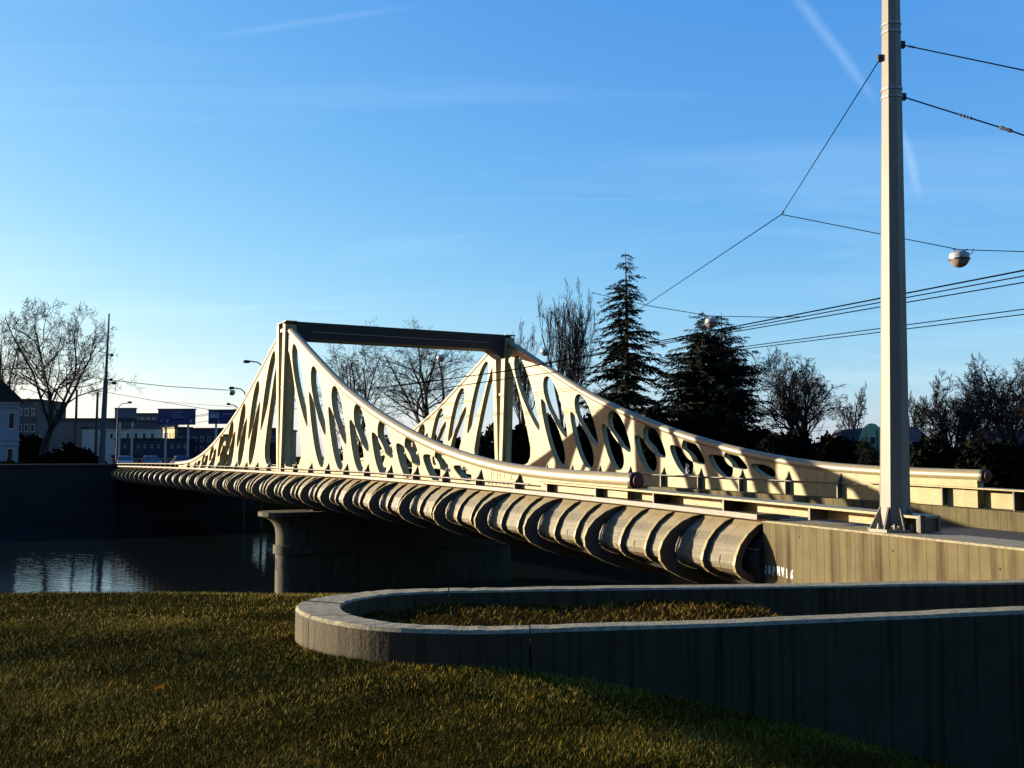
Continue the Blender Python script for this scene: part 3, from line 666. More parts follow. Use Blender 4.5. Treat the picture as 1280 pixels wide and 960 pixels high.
def wire(name, pts, r, label, sag=0, extra=(), group=None, cat='wire'):
    out = []
    for a, b_ in zip(pts[:-1], pts[1:]):
        a = np.array(a, float); b_ = np.array(b_, float); n_ = 10 if sag else 2
        for i in range(n_):
            t_ = i / n_; p = a + (b_ - a) * t_; p[2] -= sag * 4 * t_ * (1 - t_); out.append(p)
    out.append(np.array(pts[-1], float))
    o0 = out[0].copy()
    mb = MB(); mb.tube([p - o0 for p in out], r, 5)
    if not extra: return mb.build(name, 'wire', None, False, tuple(o0), label=label, cat=cat, group=group)
    e = empty(name, tuple(o0), label=label, cat=cat, group=group); mb.build('cable', 'wire', e)
    for t_, ln, rr_ in extra:                # insulators and turnbuckles on the first span
        a = np.array(pts[0], float) - o0; b_ = np.array(pts[1], float) - o0; d = (b_ - a) / np.linalg.norm(b_ - a); p = a + (b_ - a) * t_; p[2] -= sag * 4 * t_ * (1 - t_)
        m2 = MB(); m2.tube([p - d * ln, p - d * ln * .6, p, p + d * ln * .6, p + d * ln], [rr_ * .5, rr_, rr_ * .6, rr_, rr_ * .5], 8); m2.build('insulator', 'dark_steel', e, True)
    return e
J = at(977, 268, 24.0)
wire('span_wire', [onpole(73, -1), J], .009, 'taut span wire from the tall pole down to the wire junction', extra=((.004, .06, .03), (.98, .1, .025)))
wire('stay_wire', [onpole(56, 1), at(1300, 92, 13.2)], .010, 'upper stay wire leaving the tall pole below its top bands', extra=((.08, .05, .018),))
wire('stay_wire', [onpole(121, 1), at(1262, 163, 13.6), at(1300, 176, 13.4)], .011, 'lower stay wire with insulators leaving the tall pole at its middle bands', extra=((.58, .05, .022), (.64, .05, .022), (.97, .1, .03)))
LP = at(1199, 312, 23.0)
wire('span_wire', [J, LP, at(1330, 316, 22.5)], .011, 'span wire from the junction across to the near hanging lamp', cat='wire')
K = at(815, 376, 38.0)
wire('span_wire', [J, K, at(640, 492, 62)], .012, 'span wire descending from the junction past the spruce tree')
wire('span_wire', [at(740, 366, 44), at(815, 383, 40), at(889, 395, 38), at(960, 396.5, 36), at(1000, 396, 35)], .014, 'span wire carrying the lamp in front of the dark conifer')
def hanging_lamp(p, r, label, n=20):
    e = empty('hanging_lamp', tuple(p), label=label, cat='lamp', group='lamps hung over the road')
    mb = MB(); mb.lathe([(r * .3, -.02), (r * .95, -.1 * r / .25), (r, -.14 * r / .25), (r, -.24 * r / .25)], n=n); mb.build('housing', 'lamp_shell', e, True)
    mb = MB(); z0 = -.24 * r / .25; mb.lathe([(r * 1.04, z0 + .001), (r * 1.04, z0 - .03)], n=n); mb.build('rim', 'dark_steel', e)
    mb = MB(); mb.lathe([(r * .96, z0 - .031), (r * .9, z0 - .35 * r), (r * .7, z0 - .65 * r), (r * .4, z0 - .85 * r), (r * .1, z0 - .92 * r)], n=n); mb.build('diffuser', 'lamp_glass', e, True)
    mb = MB(); mb.tube([(-r * .6, 0, .02), (-r * .3, 0, -.05), (r * .3, 0, -.05), (r * .9, 0, .01)], .015, 5); mb.tube([(r * .85, 0, -.12), (r * 1.25, 0, -.1), (r * 1.5, 0, .02)], .01, 5); mb.build('hanger', 'dark_steel', e)
    return e
hanging_lamp(LP, .225, 'white dome lamp hanging from the span wire beside the tall pole')
hanging_lamp(at(889, 396, 38.0), .235, 'white dome lamp hanging in front of the dark conifer top')
hanging_lamp(at(551, 443, 58.0), .24, 'small lamp hanging under the cross beam of the bridge', 12)
hanging_lamp(at(681, 435, 56.0), .24, 'small lamp hanging beside the far tower head of the bridge', 12)
hanging_lamp(at(290, 487, 82.0), .26, 'small dome lamp hanging left of the near bridge tower', 12)
def along(px, py, t0):
    """height of a wire above lane t0 that is seen at the pixel"""
    r = at(px, py, 1.0) - np.array((0, 0, EZ)); k_ = ((T1 @ Cc) + t0) / (r[:2] @ Cc); p = r * k_; s_, _ = st(p[0], p[1]); return float(s_), p[2] + EZ
for i, (t0, p0, p1, sg_) in enumerate(((5.2, (1280, 338), (940, 404), .0), (5.5, (1280, 345), (940, 407.5), .0), (5.8, (1280, 353), (940, 411), .0), (8.6, (1280, 386.5), (940, 432), .0), (8.9, (1280, 393), (940, 435), .0))):
    s_a, z_a = along(*p0, t0); s_b, z_b = along(*p1, t0)
    sl_ = (z_b - z_a) / (s_b - s_a)
    pts = []
    for s_ in (s_a + 14, s_a, s_b, s_b - 14, s_b - 34, -50, -120):
        zz_ = z_a + sl_ * (s_ - s_a) if s_ > s_b - 14.1 else z_b - sl_ * 0 + (.25 if s_ < -20 else .1)
        p = bw(s_, t0); pts.append((*p, zz_))
    wire('contact_wire', pts, .013 if i != 0 else .017, 'trolley wire of the set of three over the near lane' if i < 3 else 'trolley wire of the pair over the far lane', group='trolley wires of the set of three' if i < 3 else 'trolley wires of the pair')
for i, (pts, r_) in enumerate((([(70, 466), (136, 475), (210, 483), (292, 488)], .03), ([(120, 488), (200, 502), (262, 512)], .022), ([(200, 502), (300, 509)], .015))):
    wire('overhead_wire', [at(x_, y_, 84 + 6 * i) for x_, y_ in pts], r_, ['thick overhead wire from the dark mast to the small dome lamp', 'thin lower overhead wire sloping from the dark mast', 'thin overhead wire above the blue signboards'][i])

# ------------------------------------------------------------------ trees
def seg_mesh(name, P0, P1, R0, R1, sides, mt):
    P0 = np.asarray(P0, float); P1 = np.asarray(P1, float); R0 = np.asarray(R0, float)[:, None, None]; R1 = np.asarray(R1, float)[:, None, None]
    d = P1 - P0; d /= np.linalg.norm(d, axis=1, keepdims=True) + 1e-9
    ref = np.where(np.abs(d[:, 2:3]) > .9, np.array([[1., 0, 0]]), np.array([[0, 0, 1.]]))
    x = np.cross(d, ref); x /= np.linalg.norm(x, axis=1, keepdims=True); y = np.cross(x, d)
    a = np.arange(sides) * 2 * np.pi / sides
    ring = np.cos(a)[None, :, None] * x[:, None] + np.sin(a)[None, :, None] * y[:, None]
    v = np.concatenate([P0[:, None] + ring * R0, P1[:, None] + ring * R1], 1).reshape(-1, 3)
    b_ = (np.arange(len(P0)) * 2 * sides)[:, None]; j = np.arange(sides)[None]; jn = (j + 1) % sides
    f = np.stack([b_ + j, b_ + jn, b_ + sides + jn, b_ + sides + j], -1).reshape(-1, 4)
    return npmesh(name, v, f, mt, smooth=True)
def bare_tree(base, h, spread, label, seed, trunk_r=.3, fork=.22, ang=.82, up=.12, twig=.012, mt='bark', lean=0, nlead=5, kids=(7, 6, 5, 4), group=None, ratio=.5):
    """trunk and limbs that divide four times into fine twigs, then fitted to the wanted height and spread"""
    rg = random.Random(seed); S0_ = []; S_ = []; G = rg.gauss; sq = math.sqrt
    def nrm(x, y, z): l = sq(x * x + y * y + z * z) + 1e-9; return x / l, y / l, z / l
    def grow(p, d, ln, r, lv):
        n_ = (6, 5, 4, 3, 2)[lv]; wob = (.13, .17, .2, .22, .2)[lv]; pts = []; st_ = ln / n_; tip = max(twig * .55, r * .3)
        for i in range(n_):
            d = nrm(d[0] + G(0, wob), d[1] + G(0, wob), d[2] + G(0, wob) + up * .2)
            q_ = (p[0] + d[0] * st_, p[1] + d[1] * st_, p[2] + d[2] * st_)
            r0 = r + (tip - r) * i / n_; r1 = r + (tip - r) * (i + 1) / n_
            S_.append((*p, *q_, r0, r1)); pts.append((p, q_, d, r1, (i + 1) / n_)); p = q_
        if lv > 3: return
        k_ = max(2, int(round(kids[lv] * rg.uniform(.75, 1.25))))
        for c_ in range(k_):
            u_ = (c_ + rg.uniform(.2, .9)) / k_; u_ = .18 + .8 * u_
            a0, a1, bd, br, _ = pts[min(n_ - 1, int(u_ * n_))]; f_ = u_ * n_ - int(u_ * n_)
            b0 = tuple(a0[m_] + (a1[m_] - a0[m_]) * f_ for m_ in range(3))
            x, y, z = nrm(G(0, 1), G(0, 1), G(0, 1)); dt = x * bd[0] + y * bd[1] + z * bd[2]; x, y, z = nrm(x - dt * bd[0], y - dt * bd[1], z - dt * bd[2])
            an = ang * rg.uniform(.7, 1.25); ca, sa = math.cos(an), math.sin(an)
            nd = nrm(bd[0] * ca + x * sa, bd[1] * ca + y * sa, bd[2] * ca + z * sa + up * .45)
            grow(b0, nd, ln * ratio * rg.uniform(.75, 1.3) * (1.15 - .55 * u_), max(br * .6, twig * (1.3 if lv < 2 else 1)), lv + 1)
    ht = h * fork; tp = (0., 0., -.5); td = nrm(lean, 0, 1)
    for i in range(5):
        q_ = tuple(tp[m_] + td[m_] * (ht + .5) / 5 + (rg.uniform(-.006, .006) * h if m_ < 2 else 0) for m_ in range(3))
        S0_.append((*tp, *q_, trunk_r * (1.25 if i == 0 else 1 - .06 * i), trunk_r * (1 - .06 * (i + 1)))); tp = q_
    for i in range(nlead):
        a = 2 * math.pi * i / nlead + rg.uniform(-.5, .5); o_ = min(1.1, spread / h * rg.uniform(.9, 1.7)) if i else .1
        d = nrm(math.cos(a) * o_ + lean, math.sin(a) * o_, rg.uniform(.8, 1.0)); bk = rg.uniform(0, .22) * ht if i else 0
        grow(tuple(tp[m_] - td[m_] * bk for m_ in range(3)), d, (h - ht) * rg.uniform(.62, .8), trunk_r * rg.uniform(.5, .72), 0)
    S_ = np.array(S_); S0_ = np.array(S0_); zt_ = np.percentile(S_[:, 5], 99.8); kz = (h - ht) / max(.1, zt_ - ht)
    cx_ = np.median(S_[:, 3]); kx = spread / np.percentile(np.abs(S_[:, 3] - cx_), 98)
    def fit(P):
        w_ = np.clip((P[:, 2] - ht * .7) / (h * .25), 0, 1); z = np.where(P[:, 2] > ht, ht + (P[:, 2] - ht) * kz, P[:, 2])
        return np.stack([P[:, 0] + (P[:, 0] - tp[0]) * (kx - 1) * w_, P[:, 1] + (P[:, 1] - tp[1]) * (kx - 1) * w_, z], -1)
    e = empty('bare_tree', tuple(base), label=label, cat='tree', group=group)
    obj('trunk', seg_mesh('trunk', S0_[:, :3], S0_[:, 3:6], S0_[:, 6], S0_[:, 7], 8, mt), e)
    obj('crown', seg_mesh('crown', fit(S_[:, :3]), fit(S_[:, 3:6]), S_[:, 6], S_[:, 7], 3, mt), e)
    return e
def ground_at(px, d):
    p = at(px, 560, d); return np.array([p[0], p[1], float(ground_z(p[0], p[1]))])
def tree_px(px, top, d, wpx, label, seed, **kw):
    b0 = ground_at(px, d); h = at(px, top, d)[2] - b0[2]
    return bare_tree(b0, h, wpx / 2 * d / FPX, label, seed, **kw)
tree_px(46, 376, 104, 140, 'large bare tree with a leaning forked trunk beside the pale house', 4, trunk_r=.40, fork=.3, lean=.3, twig=.018, nlead=5, kids=(8, 7, 5, 4), ang=.85, up=.1)
tree_px(3, 392, 112, 62, 'bare tree rising behind the pale house roof', 9, trunk_r=.3, fork=.3, twig=.018)
tree_px(447, 404, 125, 110, 'bare spreading tree seen under the cross beam near the left tower', 21, trunk_r=.4, fork=.25, twig=.018)
tree_px(535, 396, 130, 140, 'wide bare tree rising above the middle of the cross beam', 22, trunk_r=.45, fork=.22, twig=.018, nlead=6)
tree_px(652, 402, 140, 74, 'bare upright tree just behind the far tower head', 23, trunk_r=.3, fork=.15, ang=.5, up=.4, twig=.018, nlead=8, mt='bark', kids=(7, 5, 4, 3))
tree_px(713, 353, 135, 74, 'tall bare poplar with upswept pale branches beside the spruce', 24, trunk_r=.45, fork=.12, ang=.46, up=.42, twig=.02, nlead=8, mt='bark', ratio=.5, kids=(8, 6, 4, 3))
tree_px(1003, 444, 95, 108, 'round bare tree standing right of the dark conifer', 25, trunk_r=.35, fork=.15, twig=.018, nlead=9, ang=.7, kids=(8, 6, 5, 4))
tree_px(915, 412, 100, 130, 'bare tree tangled behind the dark conifer', 32, trunk_r=.3, fork=.2, twig=.018, nlead=6)
tree_px(1066, 478, 120, 42, 'thin bare tree beside the green gabled house', 26, trunk_r=.2, fork=.3, twig=.022, kids=(6, 5, 4, 3))
tree_px(1145, 490, 110, 50, 'slim bare tree just right of the tall pole', 27, trunk_r=.2, fork=.25, twig=.022, kids=(6, 5, 4, 3))
tree_px(1192, 466, 85, 84, 'bushy bare tree between the pole and the brown house', 28, trunk_r=.26, fork=.12, twig=.016, nlead=9, kids=(8, 6, 5, 4))
tree_px(1226, 462, 90, 90, 'dense bare tree standing in front of the brown house', 33, trunk_r=.26, fork=.12, twig=.016, nlead=9, kids=(8, 6, 5, 4))
tree_px(1262, 444, 78, 100, 'tall bare tree with open branches by the red roofed house', 29, trunk_r=.3, fork=.2, twig=.015, nlead=6, kids=(8, 6, 5, 4))
tree_px(1310, 470, 90, 90, 'bare tree behind the red roofed house', 30, trunk_r=.3, twig=.018)
tree_px(780, 470, 150, 90, 'bare tree filling the gap behind the spruce', 31, trunk_r=.3, fork=.2, twig=.02, nlead=5)

def conifer(base, h, rad, label, seed, whorls=34, droop=.35, per=7, dens=1.0, twin=False, low=.06, shape=.85, fluff=.16):
    rg = np.random.default_rng(seed); e = empty('conifer_tree', tuple(base), label=label, cat='tree')
    mb = MB(); mb.tube([(0, 0, -.4), (0, 0, h * .3), (.05, 0, h * .7), (0, 0, h)], [h * .017, h * .013, h * .007, .015], 8); mb.build('trunk', 'bark', e, True)
    V_ = []; S_ = []
    for i in range(whorls):
        t_ = low + (1 - low) * (i / whorls) ** .92; z0 = h * t_; L0 = rad * (1 - t_) ** shape + .12
        for j in range(per if t_ < .85 else 4):
            a = rg.uniform(0, 2 * np.pi); ln = L0 * rg.uniform(.55, 1.12) * (1.0 if rg.uniform() > .12 else .5); zz_ = z0 + rg.uniform(-.4, .4) * h / whorls
            nseg = max(4, int(ln * 3.5 * dens))
            rise = rg.uniform(.05, .3); dr = droop * rg.uniform(.6, 1.4)
            p_prev = np.array([0, 0, zz_])
            for k_ in range(1, nseg + 1):
                u_ = k_ / nseg; rr_ = ln * u_; p = np.array([math.cos(a) * rr_, math.sin(a) * rr_, zz_ + ln * (rise * u_ - dr * u_ * u_ + .16 * max(0, u_ - .75))])
                S_.append((p_prev, p, .03 * (1 - u_) + .008, .03 * (1 - u_) + .006)); p_prev = p
                nb = int(5 * dens) + 2
                wdt = fluff * h * .16 * (1 - .45 * u_) * min(1.0, .35 + ln / rad)
                for _ in range(nb):
                    # a small hanging spray: thin quad
                    th = a + rg.choice([-1, 1]) * rg.uniform(.3, 1.3); d = np.array([math.cos(th), math.sin(th), rg.uniform(-.75, .05)]); l_ = wdt * rg.uniform(.5, 1.3)
                    b_ = p + rg.normal(0, .05, 3); tip = b_ + d * l_; sd = np.cross(d, rg.normal(0, 1, 3)); sd /= np.linalg.norm(sd) + 1e-6; sd *= l_ * .13
                    V_.append([b_ - sd * .5, b_ + sd * .5, tip + sd * .6, tip - sd * .6])
    V_ = np.array(V_).reshape(-1, 3)
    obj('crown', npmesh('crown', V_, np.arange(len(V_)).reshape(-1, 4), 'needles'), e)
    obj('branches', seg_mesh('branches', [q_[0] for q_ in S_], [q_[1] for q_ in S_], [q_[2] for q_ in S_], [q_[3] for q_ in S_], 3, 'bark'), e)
    return e
b0 = ground_at(784, 100); conifer(b0, at(784, 312, 100)[2] - b0[2], 6.6, 'tall dark spruce with drooping tiers of branches behind the bridge', 5, whorls=28, shape=.68, per=9, droop=.42, fluff=.24)
b0 = ground_at(880, 86); conifer(b0, at(882, 388, 86)[2] - b0[2], 7.0, 'broad dark conifer with a ragged double top behind the bridge', 6, whorls=28, shape=.55, per=11, droop=.2, fluff=.36)
b0 = ground_at(904, 88); conifer(b0, at(902, 390, 88)[2] - b0[2], 6.0, 'slim dark conifer leaning against the broad one', 8, whorls=26, shape=.55, per=9, droop=.2, fluff=.36)
for i, (px, tp_, d, r_) in enumerate(((1082, 546, 70, .8), (1093, 560, 72, .6))):
    b0 = ground_at(px, d); conifer(b0, at(px, tp_, d)[2] - b0[2], r_, ['small dark thuja in front of the green gabled house', 'lower dark thuja at the corner of the green gabled house'][i], 12 + i, whorls=16, shape=.45, per=9, droop=-.4, fluff=.5)

def shrub(px, top, d, wpx, label, seed, group=None, hz=None, depth=None):
    rg = np.random.default_rng(seed); b0 = ground_at(px, d); h = at(px, top, d)[2] - b0[2]; hw = wpx / 2 * d / FPX; dp = depth or min(hw, 2.2)
    n_ = int(min(9000, 900 + 260 * hw * h))
    u_ = rg.uniform(-1, 1, n_); v_ = rg.uniform(-1, 1, n_); w_ = rg.uniform(0, 1, n_) ** .8
    bumpy = .82 + .18 * np.sin(u_ * hw * 1.7 + seed) * np.cos(u_ * hw * .7 + 2 * seed) + rg.uniform(-.06, .06, n_)
    prof = np.sqrt(np.clip(1 - np.abs(u_) ** 4, .05, 1))
    p = np.stack([u_ * hw, v_ * dp * (1 - .5 * w_), w_ * h * bumpy * prof], -1)
    d_ = rg.normal(0, 1, (n_, 3)); d_ /= np.linalg.norm(d_, axis=1, keepdims=True); sd = np.cross(d_, rg.normal(0, 1, (n_, 3))); sd /= np.linalg.norm(sd, axis=1, keepdims=True)
    l_ = rg.uniform(.12, .34, n_)[:, None] * (1 + .012 * d) * .7
    V_ = np.stack([p - sd * l_ * .4, p + sd * l_ * .4, p + d_ * l_ + sd * l_ * .2, p + d_ * l_ - sd * l_ * .2], 1).reshape(-1, 3)
    e = empty('evergreen_shrub', tuple(b0), label=label, cat='shrub', group=group)
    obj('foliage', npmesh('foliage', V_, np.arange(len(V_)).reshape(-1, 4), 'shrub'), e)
    mb = MB()
    for k_ in range(7):
        x_ = (k_ - 3) / 3.5 * hw * .8; mb.tube([(x_, 0, -.2), (x_ + rg.uniform(-.2, .2), .1, h * .5), (x_ * 1.05, 0, h * .8)], [.06, .04, .01], 5)
    mb.build('stems', 'bark', e)
    return e
SH = [(850, 505, 82, 110, 'dark evergreen shrub below the spruce'), (930, 520, 80, 90, 'dark evergreen shrub at the foot of the broad conifer'), (990, 536, 76, 100, 'dark clipped hedge below the round bare tree'),
      (1045, 541, 74, 64, 'dark hedge ending beside the green gabled house'), (760, 500, 90, 90, 'dark undergrowth left of the spruce foot'), (660, 520, 100, 130, 'dark shrub seen through the far tower openings'),
      (560, 540, 108, 130, 'dark shrub seen above the near truss tube'), (1175, 541, 66, 96, 'low brown thicket right of the tall pole'), (1250, 547, 62, 100, 'low brown thicket under the red roof'), (1248, 588, 44, 52, 'dark round bush by the far tube end'), (470, 548, 118, 120, 'dark undergrowth under the cross beam trees'),
      (1310, 560, 60, 60, 'dark shrub at the end of the brown thicket')]
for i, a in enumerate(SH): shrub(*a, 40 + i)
for i, a in enumerate([(14, 576, 101, 70, 'dark hedge below the pale house'), (76, 568, 101, 76, 'tall dark hedge along the river wall under the leaning tree'), (108, 563, 103, 44, 'dark hedge ending at the mast'), (36, 540, 122, 40, 'dark brown thicket between the pale house and the leaning tree'), (88, 556, 124, 60, 'low dark thicket behind the leaning tree')]): shrub(*a, 70 + i)

# ------------------------------------------------------------------ far bank: river wall, houses, signs, lamps, cars
rw = empty('river_wall', (-37.9, 96.2, 0), math.atan2(-Cc[1], -Cc[0]), label='dark stone river wall on the far bank left of the bridge', cat='wall')
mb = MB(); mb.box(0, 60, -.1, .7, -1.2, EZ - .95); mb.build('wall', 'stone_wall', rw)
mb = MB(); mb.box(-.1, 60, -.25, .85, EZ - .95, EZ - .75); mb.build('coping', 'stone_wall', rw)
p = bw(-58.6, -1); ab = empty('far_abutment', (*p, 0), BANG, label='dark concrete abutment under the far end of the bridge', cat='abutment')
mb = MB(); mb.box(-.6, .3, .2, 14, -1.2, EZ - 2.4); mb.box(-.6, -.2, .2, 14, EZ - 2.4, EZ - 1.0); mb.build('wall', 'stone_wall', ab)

def building(name, px0, px1, top, d, dep, label, wallm, rz=0, base=None, rows=(), roofm='roof_dark', roof=.3, cat='building', frame=None, gable=0):
    """front face spans px0..px1 at distance d; rows = (n, y0px, y1px, wpx) windows"""
    a = at(px0, top, d); b_ = at(px1, top, d); zb = float(ground_z((a[0] + b_[0]) / 2, d)) if base is None else base
    wdt = b_[0] - a[0]; h = a[2] - zb; e = empty(name, ((a[0] + b_[0]) / 2, d, zb), rz, label=label, cat=cat)
    mb = MB(); mb.box(-wdt / 2, wdt / 2, 0, dep, -.6, h); mb.build('wall', wallm, e)
    if gable:
        mb = MB(); mb.prism([(-wdt / 2 - .4, h + .002), (wdt / 2 + .4, h + .002), (wdt / 2 - gable * .8, h + gable), (-wdt / 2 + gable * .8, h + gable)], 1, -.4, dep + .4); mb.build('roof', roofm, e)
    else:
        mb = MB(); mb.box(-wdt / 2 - .15, wdt / 2 + .15, -.15, dep + .15, h + .002, h + roof); mb.build('roof', roofm, e)
    k_ = d / FPX
    for n_, y0, y1, wp in rows:
        for i in range(n_):
            xc = -wdt / 2 + wdt * (i + .5) / n_; z1 = h - (y0 - top) * k_; z0 = h - (y1 - top) * k_; ww = wp * k_ / 2
            m2 = MB(); m2.box(xc - ww, xc + ww, -.05, .0, z0, z1); wo = m2.build('window', frame or 'white_paint', e)
            m2 = MB(); m2.box(xc - ww * .82, xc + ww * .82, -.058, -.051, z0 + .08, z1 - .08); m2.build('pane', 'glass_dark', wo)
    return e
e = building('pale_house', -52, 21, 501, 104, 12, 'pale blue-grey house with cornices at the river edge', 'wall_pale', rz=R(28), rows=((4, 515, 536, 7), (4, 560, 578, 7)), gable=2.2)
wd0 = 73 * 104 / FPX
for y_, hh in ((503, .35), (508, .15), (549, .28), (556, .12)):
    z_ = at(0, y_, 104)[2] - e.location.z; mb = MB(); mb.box(-wd0 / 2 - .12, wd0 / 2 + .12, -.14, -.002, z_ - hh / 2, z_ + hh / 2); mb.build('cornice', 'wall_pale', e)
mb = MB(); mb.prism([(-5, 2.2), (-3, 4.6), (0, 2.2)], 1, 3, 3.8)
building('grey_block', 22, 46, 501, 150, 10, 'grey flat roofed block behind the leaning tree', 'wall_grey', rows=((3, 510, 520, 5), (3, 530, 540, 5)))
building('arched_building', 104, 196, 536, 190, 14, 'long white building with a row of dark windows', 'wall_white', rows=((9, 541, 549, 4),), roofm='wall_grey')
building('upper_block', 168, 196, 518, 215, 14, 'grey tower block above the long white building', 'wall_grey', rows=((4, 522, 526, 4),))
building('rear_hall', 62, 200, 527, 205, 6, 'grey hall with a flat roof behind the white building', 'wall_grey')
building('navy_hall', 144, 236, 550, 165, 14, 'long navy blue hall with small pale windows', 'wall_navy', rows=((11, 556, 560, 3),), roofm='roof_dark')
building('shop_front', 140, 232, 571, 160, 3, 'low glazed shop front below the navy hall', 'wall_grey', rows=((12, 573, 579, 6),), roofm='wall_navy')
building('yellow_house', 188, 234, 536, 175, 3, 'yellow house lit by the sun above the navy hall', 'wall_yellow', rz=R(-54), rows=((4, 540, 548, 3),))
building('blue_depot', 222, 345, 537, 168, 16, 'dark blue depot with a red fascia stripe', 'wall_navy', rows=((14, 546, 552, 4), (14, 558, 564, 4)), roofm='roof_red')
building('red_kiosk', 334, 350, 556, 120, 4, 'small red kiosk seen behind the near tower', 'roof_red')
building('low_kiosk', 103, 112, 536, 150, 4, 'narrow white kiosk next to the mast', 'wall_white')
def gantry(label):
    d = 130; a = at(62, 525, d); b_ = at(172, 526, d); z0 = float(ground_z(a[0], d)); e = empty('sign_gantry', (a[0], d, z0), label=label, cat='gantry')
    mb = MB(); mb.box(0, b_[0] - a[0], -.2, .2, a[2] - z0 - .25, a[2] - z0 + .25); mb.build('beam', 'dark_steel', e)
    for px in (62, 95, 121):
        x_ = at(px, 525, d)[0] - a[0]; mb = MB(); top = {62: 523, 95: 487, 121: 490}[px]; mb.bar((x_ + .002, 0, -.3), (x_ + .002, 0, at(px, top, d)[2] - z0), .36, .36, (0, 1, 0), .2, .2); mb.build('post', 'dark_steel', e)
gantry('dark steel gantry frame with tall posts under the leaning tree')
def signboard(px0, px1, y0, y1, d, label, mt, lines):
    a = at(px0, y0, d); b_ = at(px1, y1, d); gz = float(ground_z((a[0] + b_[0]) / 2, d)); w_ = b_[0] - a[0]; h_ = a[2] - b_[2]
    e = empty('signboard', ((a[0] + b_[0]) / 2, d, gz), label=label, cat='sign', group='signboards over the far road'); zb = b_[2] - gz
    mb = MB(); mb.box(-w_ / 2, w_ / 2, -.12, .12, zb, zb + h_); mb.build('board', mt, e)
    mb = MB(); fr = .12; mb.box(-w_ / 2 - fr, w_ / 2 + fr, -.16, .16, zb + h_ + .001, zb + h_ + .14); mb.build('frame', 'dark_steel', e)
    for x_ in (-w_ * .3, w_ * .3): mb = MB(); mb.box(x_ - .12, x_ + .12, .13, .35, -.5, zb + h_ * .9); mb.build('post', 'lamp_shell', e)
    for x0, x1, f0, f1 in lines:
        mb = MB(); mb.box(-w_ / 2 + x0 * w_, -w_ / 2 + x1 * w_, -.128, -.121, zb + f0 * h_, zb + f1 * h_); mb.build('lettering', 'wall_pale', e)
signboard(144, 170, 511, 527, 140, 'grey-blue blank signboard above the far road', 'board_grey', ())
signboard(198, 244, 512, 531, 145, 'wide navy signboard with rows of small white lettering', 'board_navy', ((.35, .45, .82, .86), (.47, .66, .82, .86), (.38, .5, .62, .66), (.52, .6, .62, .66), (.4, .47, .47, .51), (.5, .82, .47, .51), (.08, .14, .2, .3), (.22, .28, .12, .3), (.24, .31, .3, .34), (.86, .92, .12, .3), (.86, .94, .3, .34)))
signboard(261, 305, 513, 530, 145, 'navy signboard with a pale panel half hidden by the truss', 'board_navy', ((.04, .3, .45, .85), (.42, .6, .7, .76), (.62, .7, .7, .76), (.28, .31, .08, .3), (.6, .63, .08, .3)))
def street_lamp(px, top, d, px_tip, label):
    b0 = ground_at(px, d); p1 = at(px, top + 4, d) - b0; tip = at(px_tip, top, d) - b0; e = empty('street_lamp', tuple(b0), label=label, cat='street lamp', group='street lamps on the far bank')
    mb = MB(); mb.tube([(0, 0, -.3), (0, 0, p1[2] * .5), (0, 0, p1[2] - .6)], [.13, .1, .07], 8); mb.build('pole', 'wall_grey', e, True)
    mb = MB(); sx = tip[0]; mb.tube([(0, 0, p1[2] - .61), (sx * .08, 0, p1[2] - .1), (sx * .3, 0, p1[2] + .22), (sx * .7, 0, p1[2] + .32)], .055, 6); mb.build('arm', 'wall_grey', e, True)
    sg = 1 if sx > 0 else -1
    mb = MB(); mb.tube([(sx * .66, 0, tip[2]), (sx * .72, 0, tip[2]), (sx * .9, 0, tip[2]), (sx * 1.0, 0, tip[2] - .02)], [.05, .13, .16, .06], 8); mb.build('lamp_head', 'dark_steel', e, True)
street_lamp(146, 503, 125, 165, 'curved street lamp in front of the grey-blue signboard')
street_lamp(328, 452, 86, 304, 'tall curved street lamp left of the near tower')
street_lamp(306, 485, 98, 286, 'curved street lamp right above the small dome lamp')
street_lamp(297, 505, 118, 283, 'short curved street lamp beside the truss foot')
# mast
b0 = ground_at(127, 102); h = at(131, 392, 102)[2] - b0[2]; e = empty('lamp_mast', tuple(b0), label='tall dark tapered mast with lamps at the far end of the bridge', cat='mast')
tx = 4.5 * 102 / FPX
mb = MB(); mb.tube([(0, 0, -.4), (tx * .6, 0, h * .58)], [.34, .22], 8); mb.build('lower_shaft', 'wall_grey', e, True)
mb = MB(); mb.tube([(tx * .6, 0, h * .58), (tx, 0, h)], [.15, .08], 8); mb.build('upper_shaft', 'wall_grey', e, True)
for fz, l_ in ((.735, 8), (.58, 8), (.56, 13)):
    mb = MB(); l2 = l_ * 102 / FPX; mb.tube([(tx * .7, 0, h * fz), (tx * .7 + l2 * .6, 0, h * fz + .1)], .05, 6); mb.tube([(tx * .7 + l2 * .55, 0, h * fz + .08), (tx * .7 + l2 * .75, 0, h * fz + .06), (tx * .7 + l2, 0, h * fz)], [.08, .2, .1], 8); mb.build('lamp', 'dark_steel', e, True)

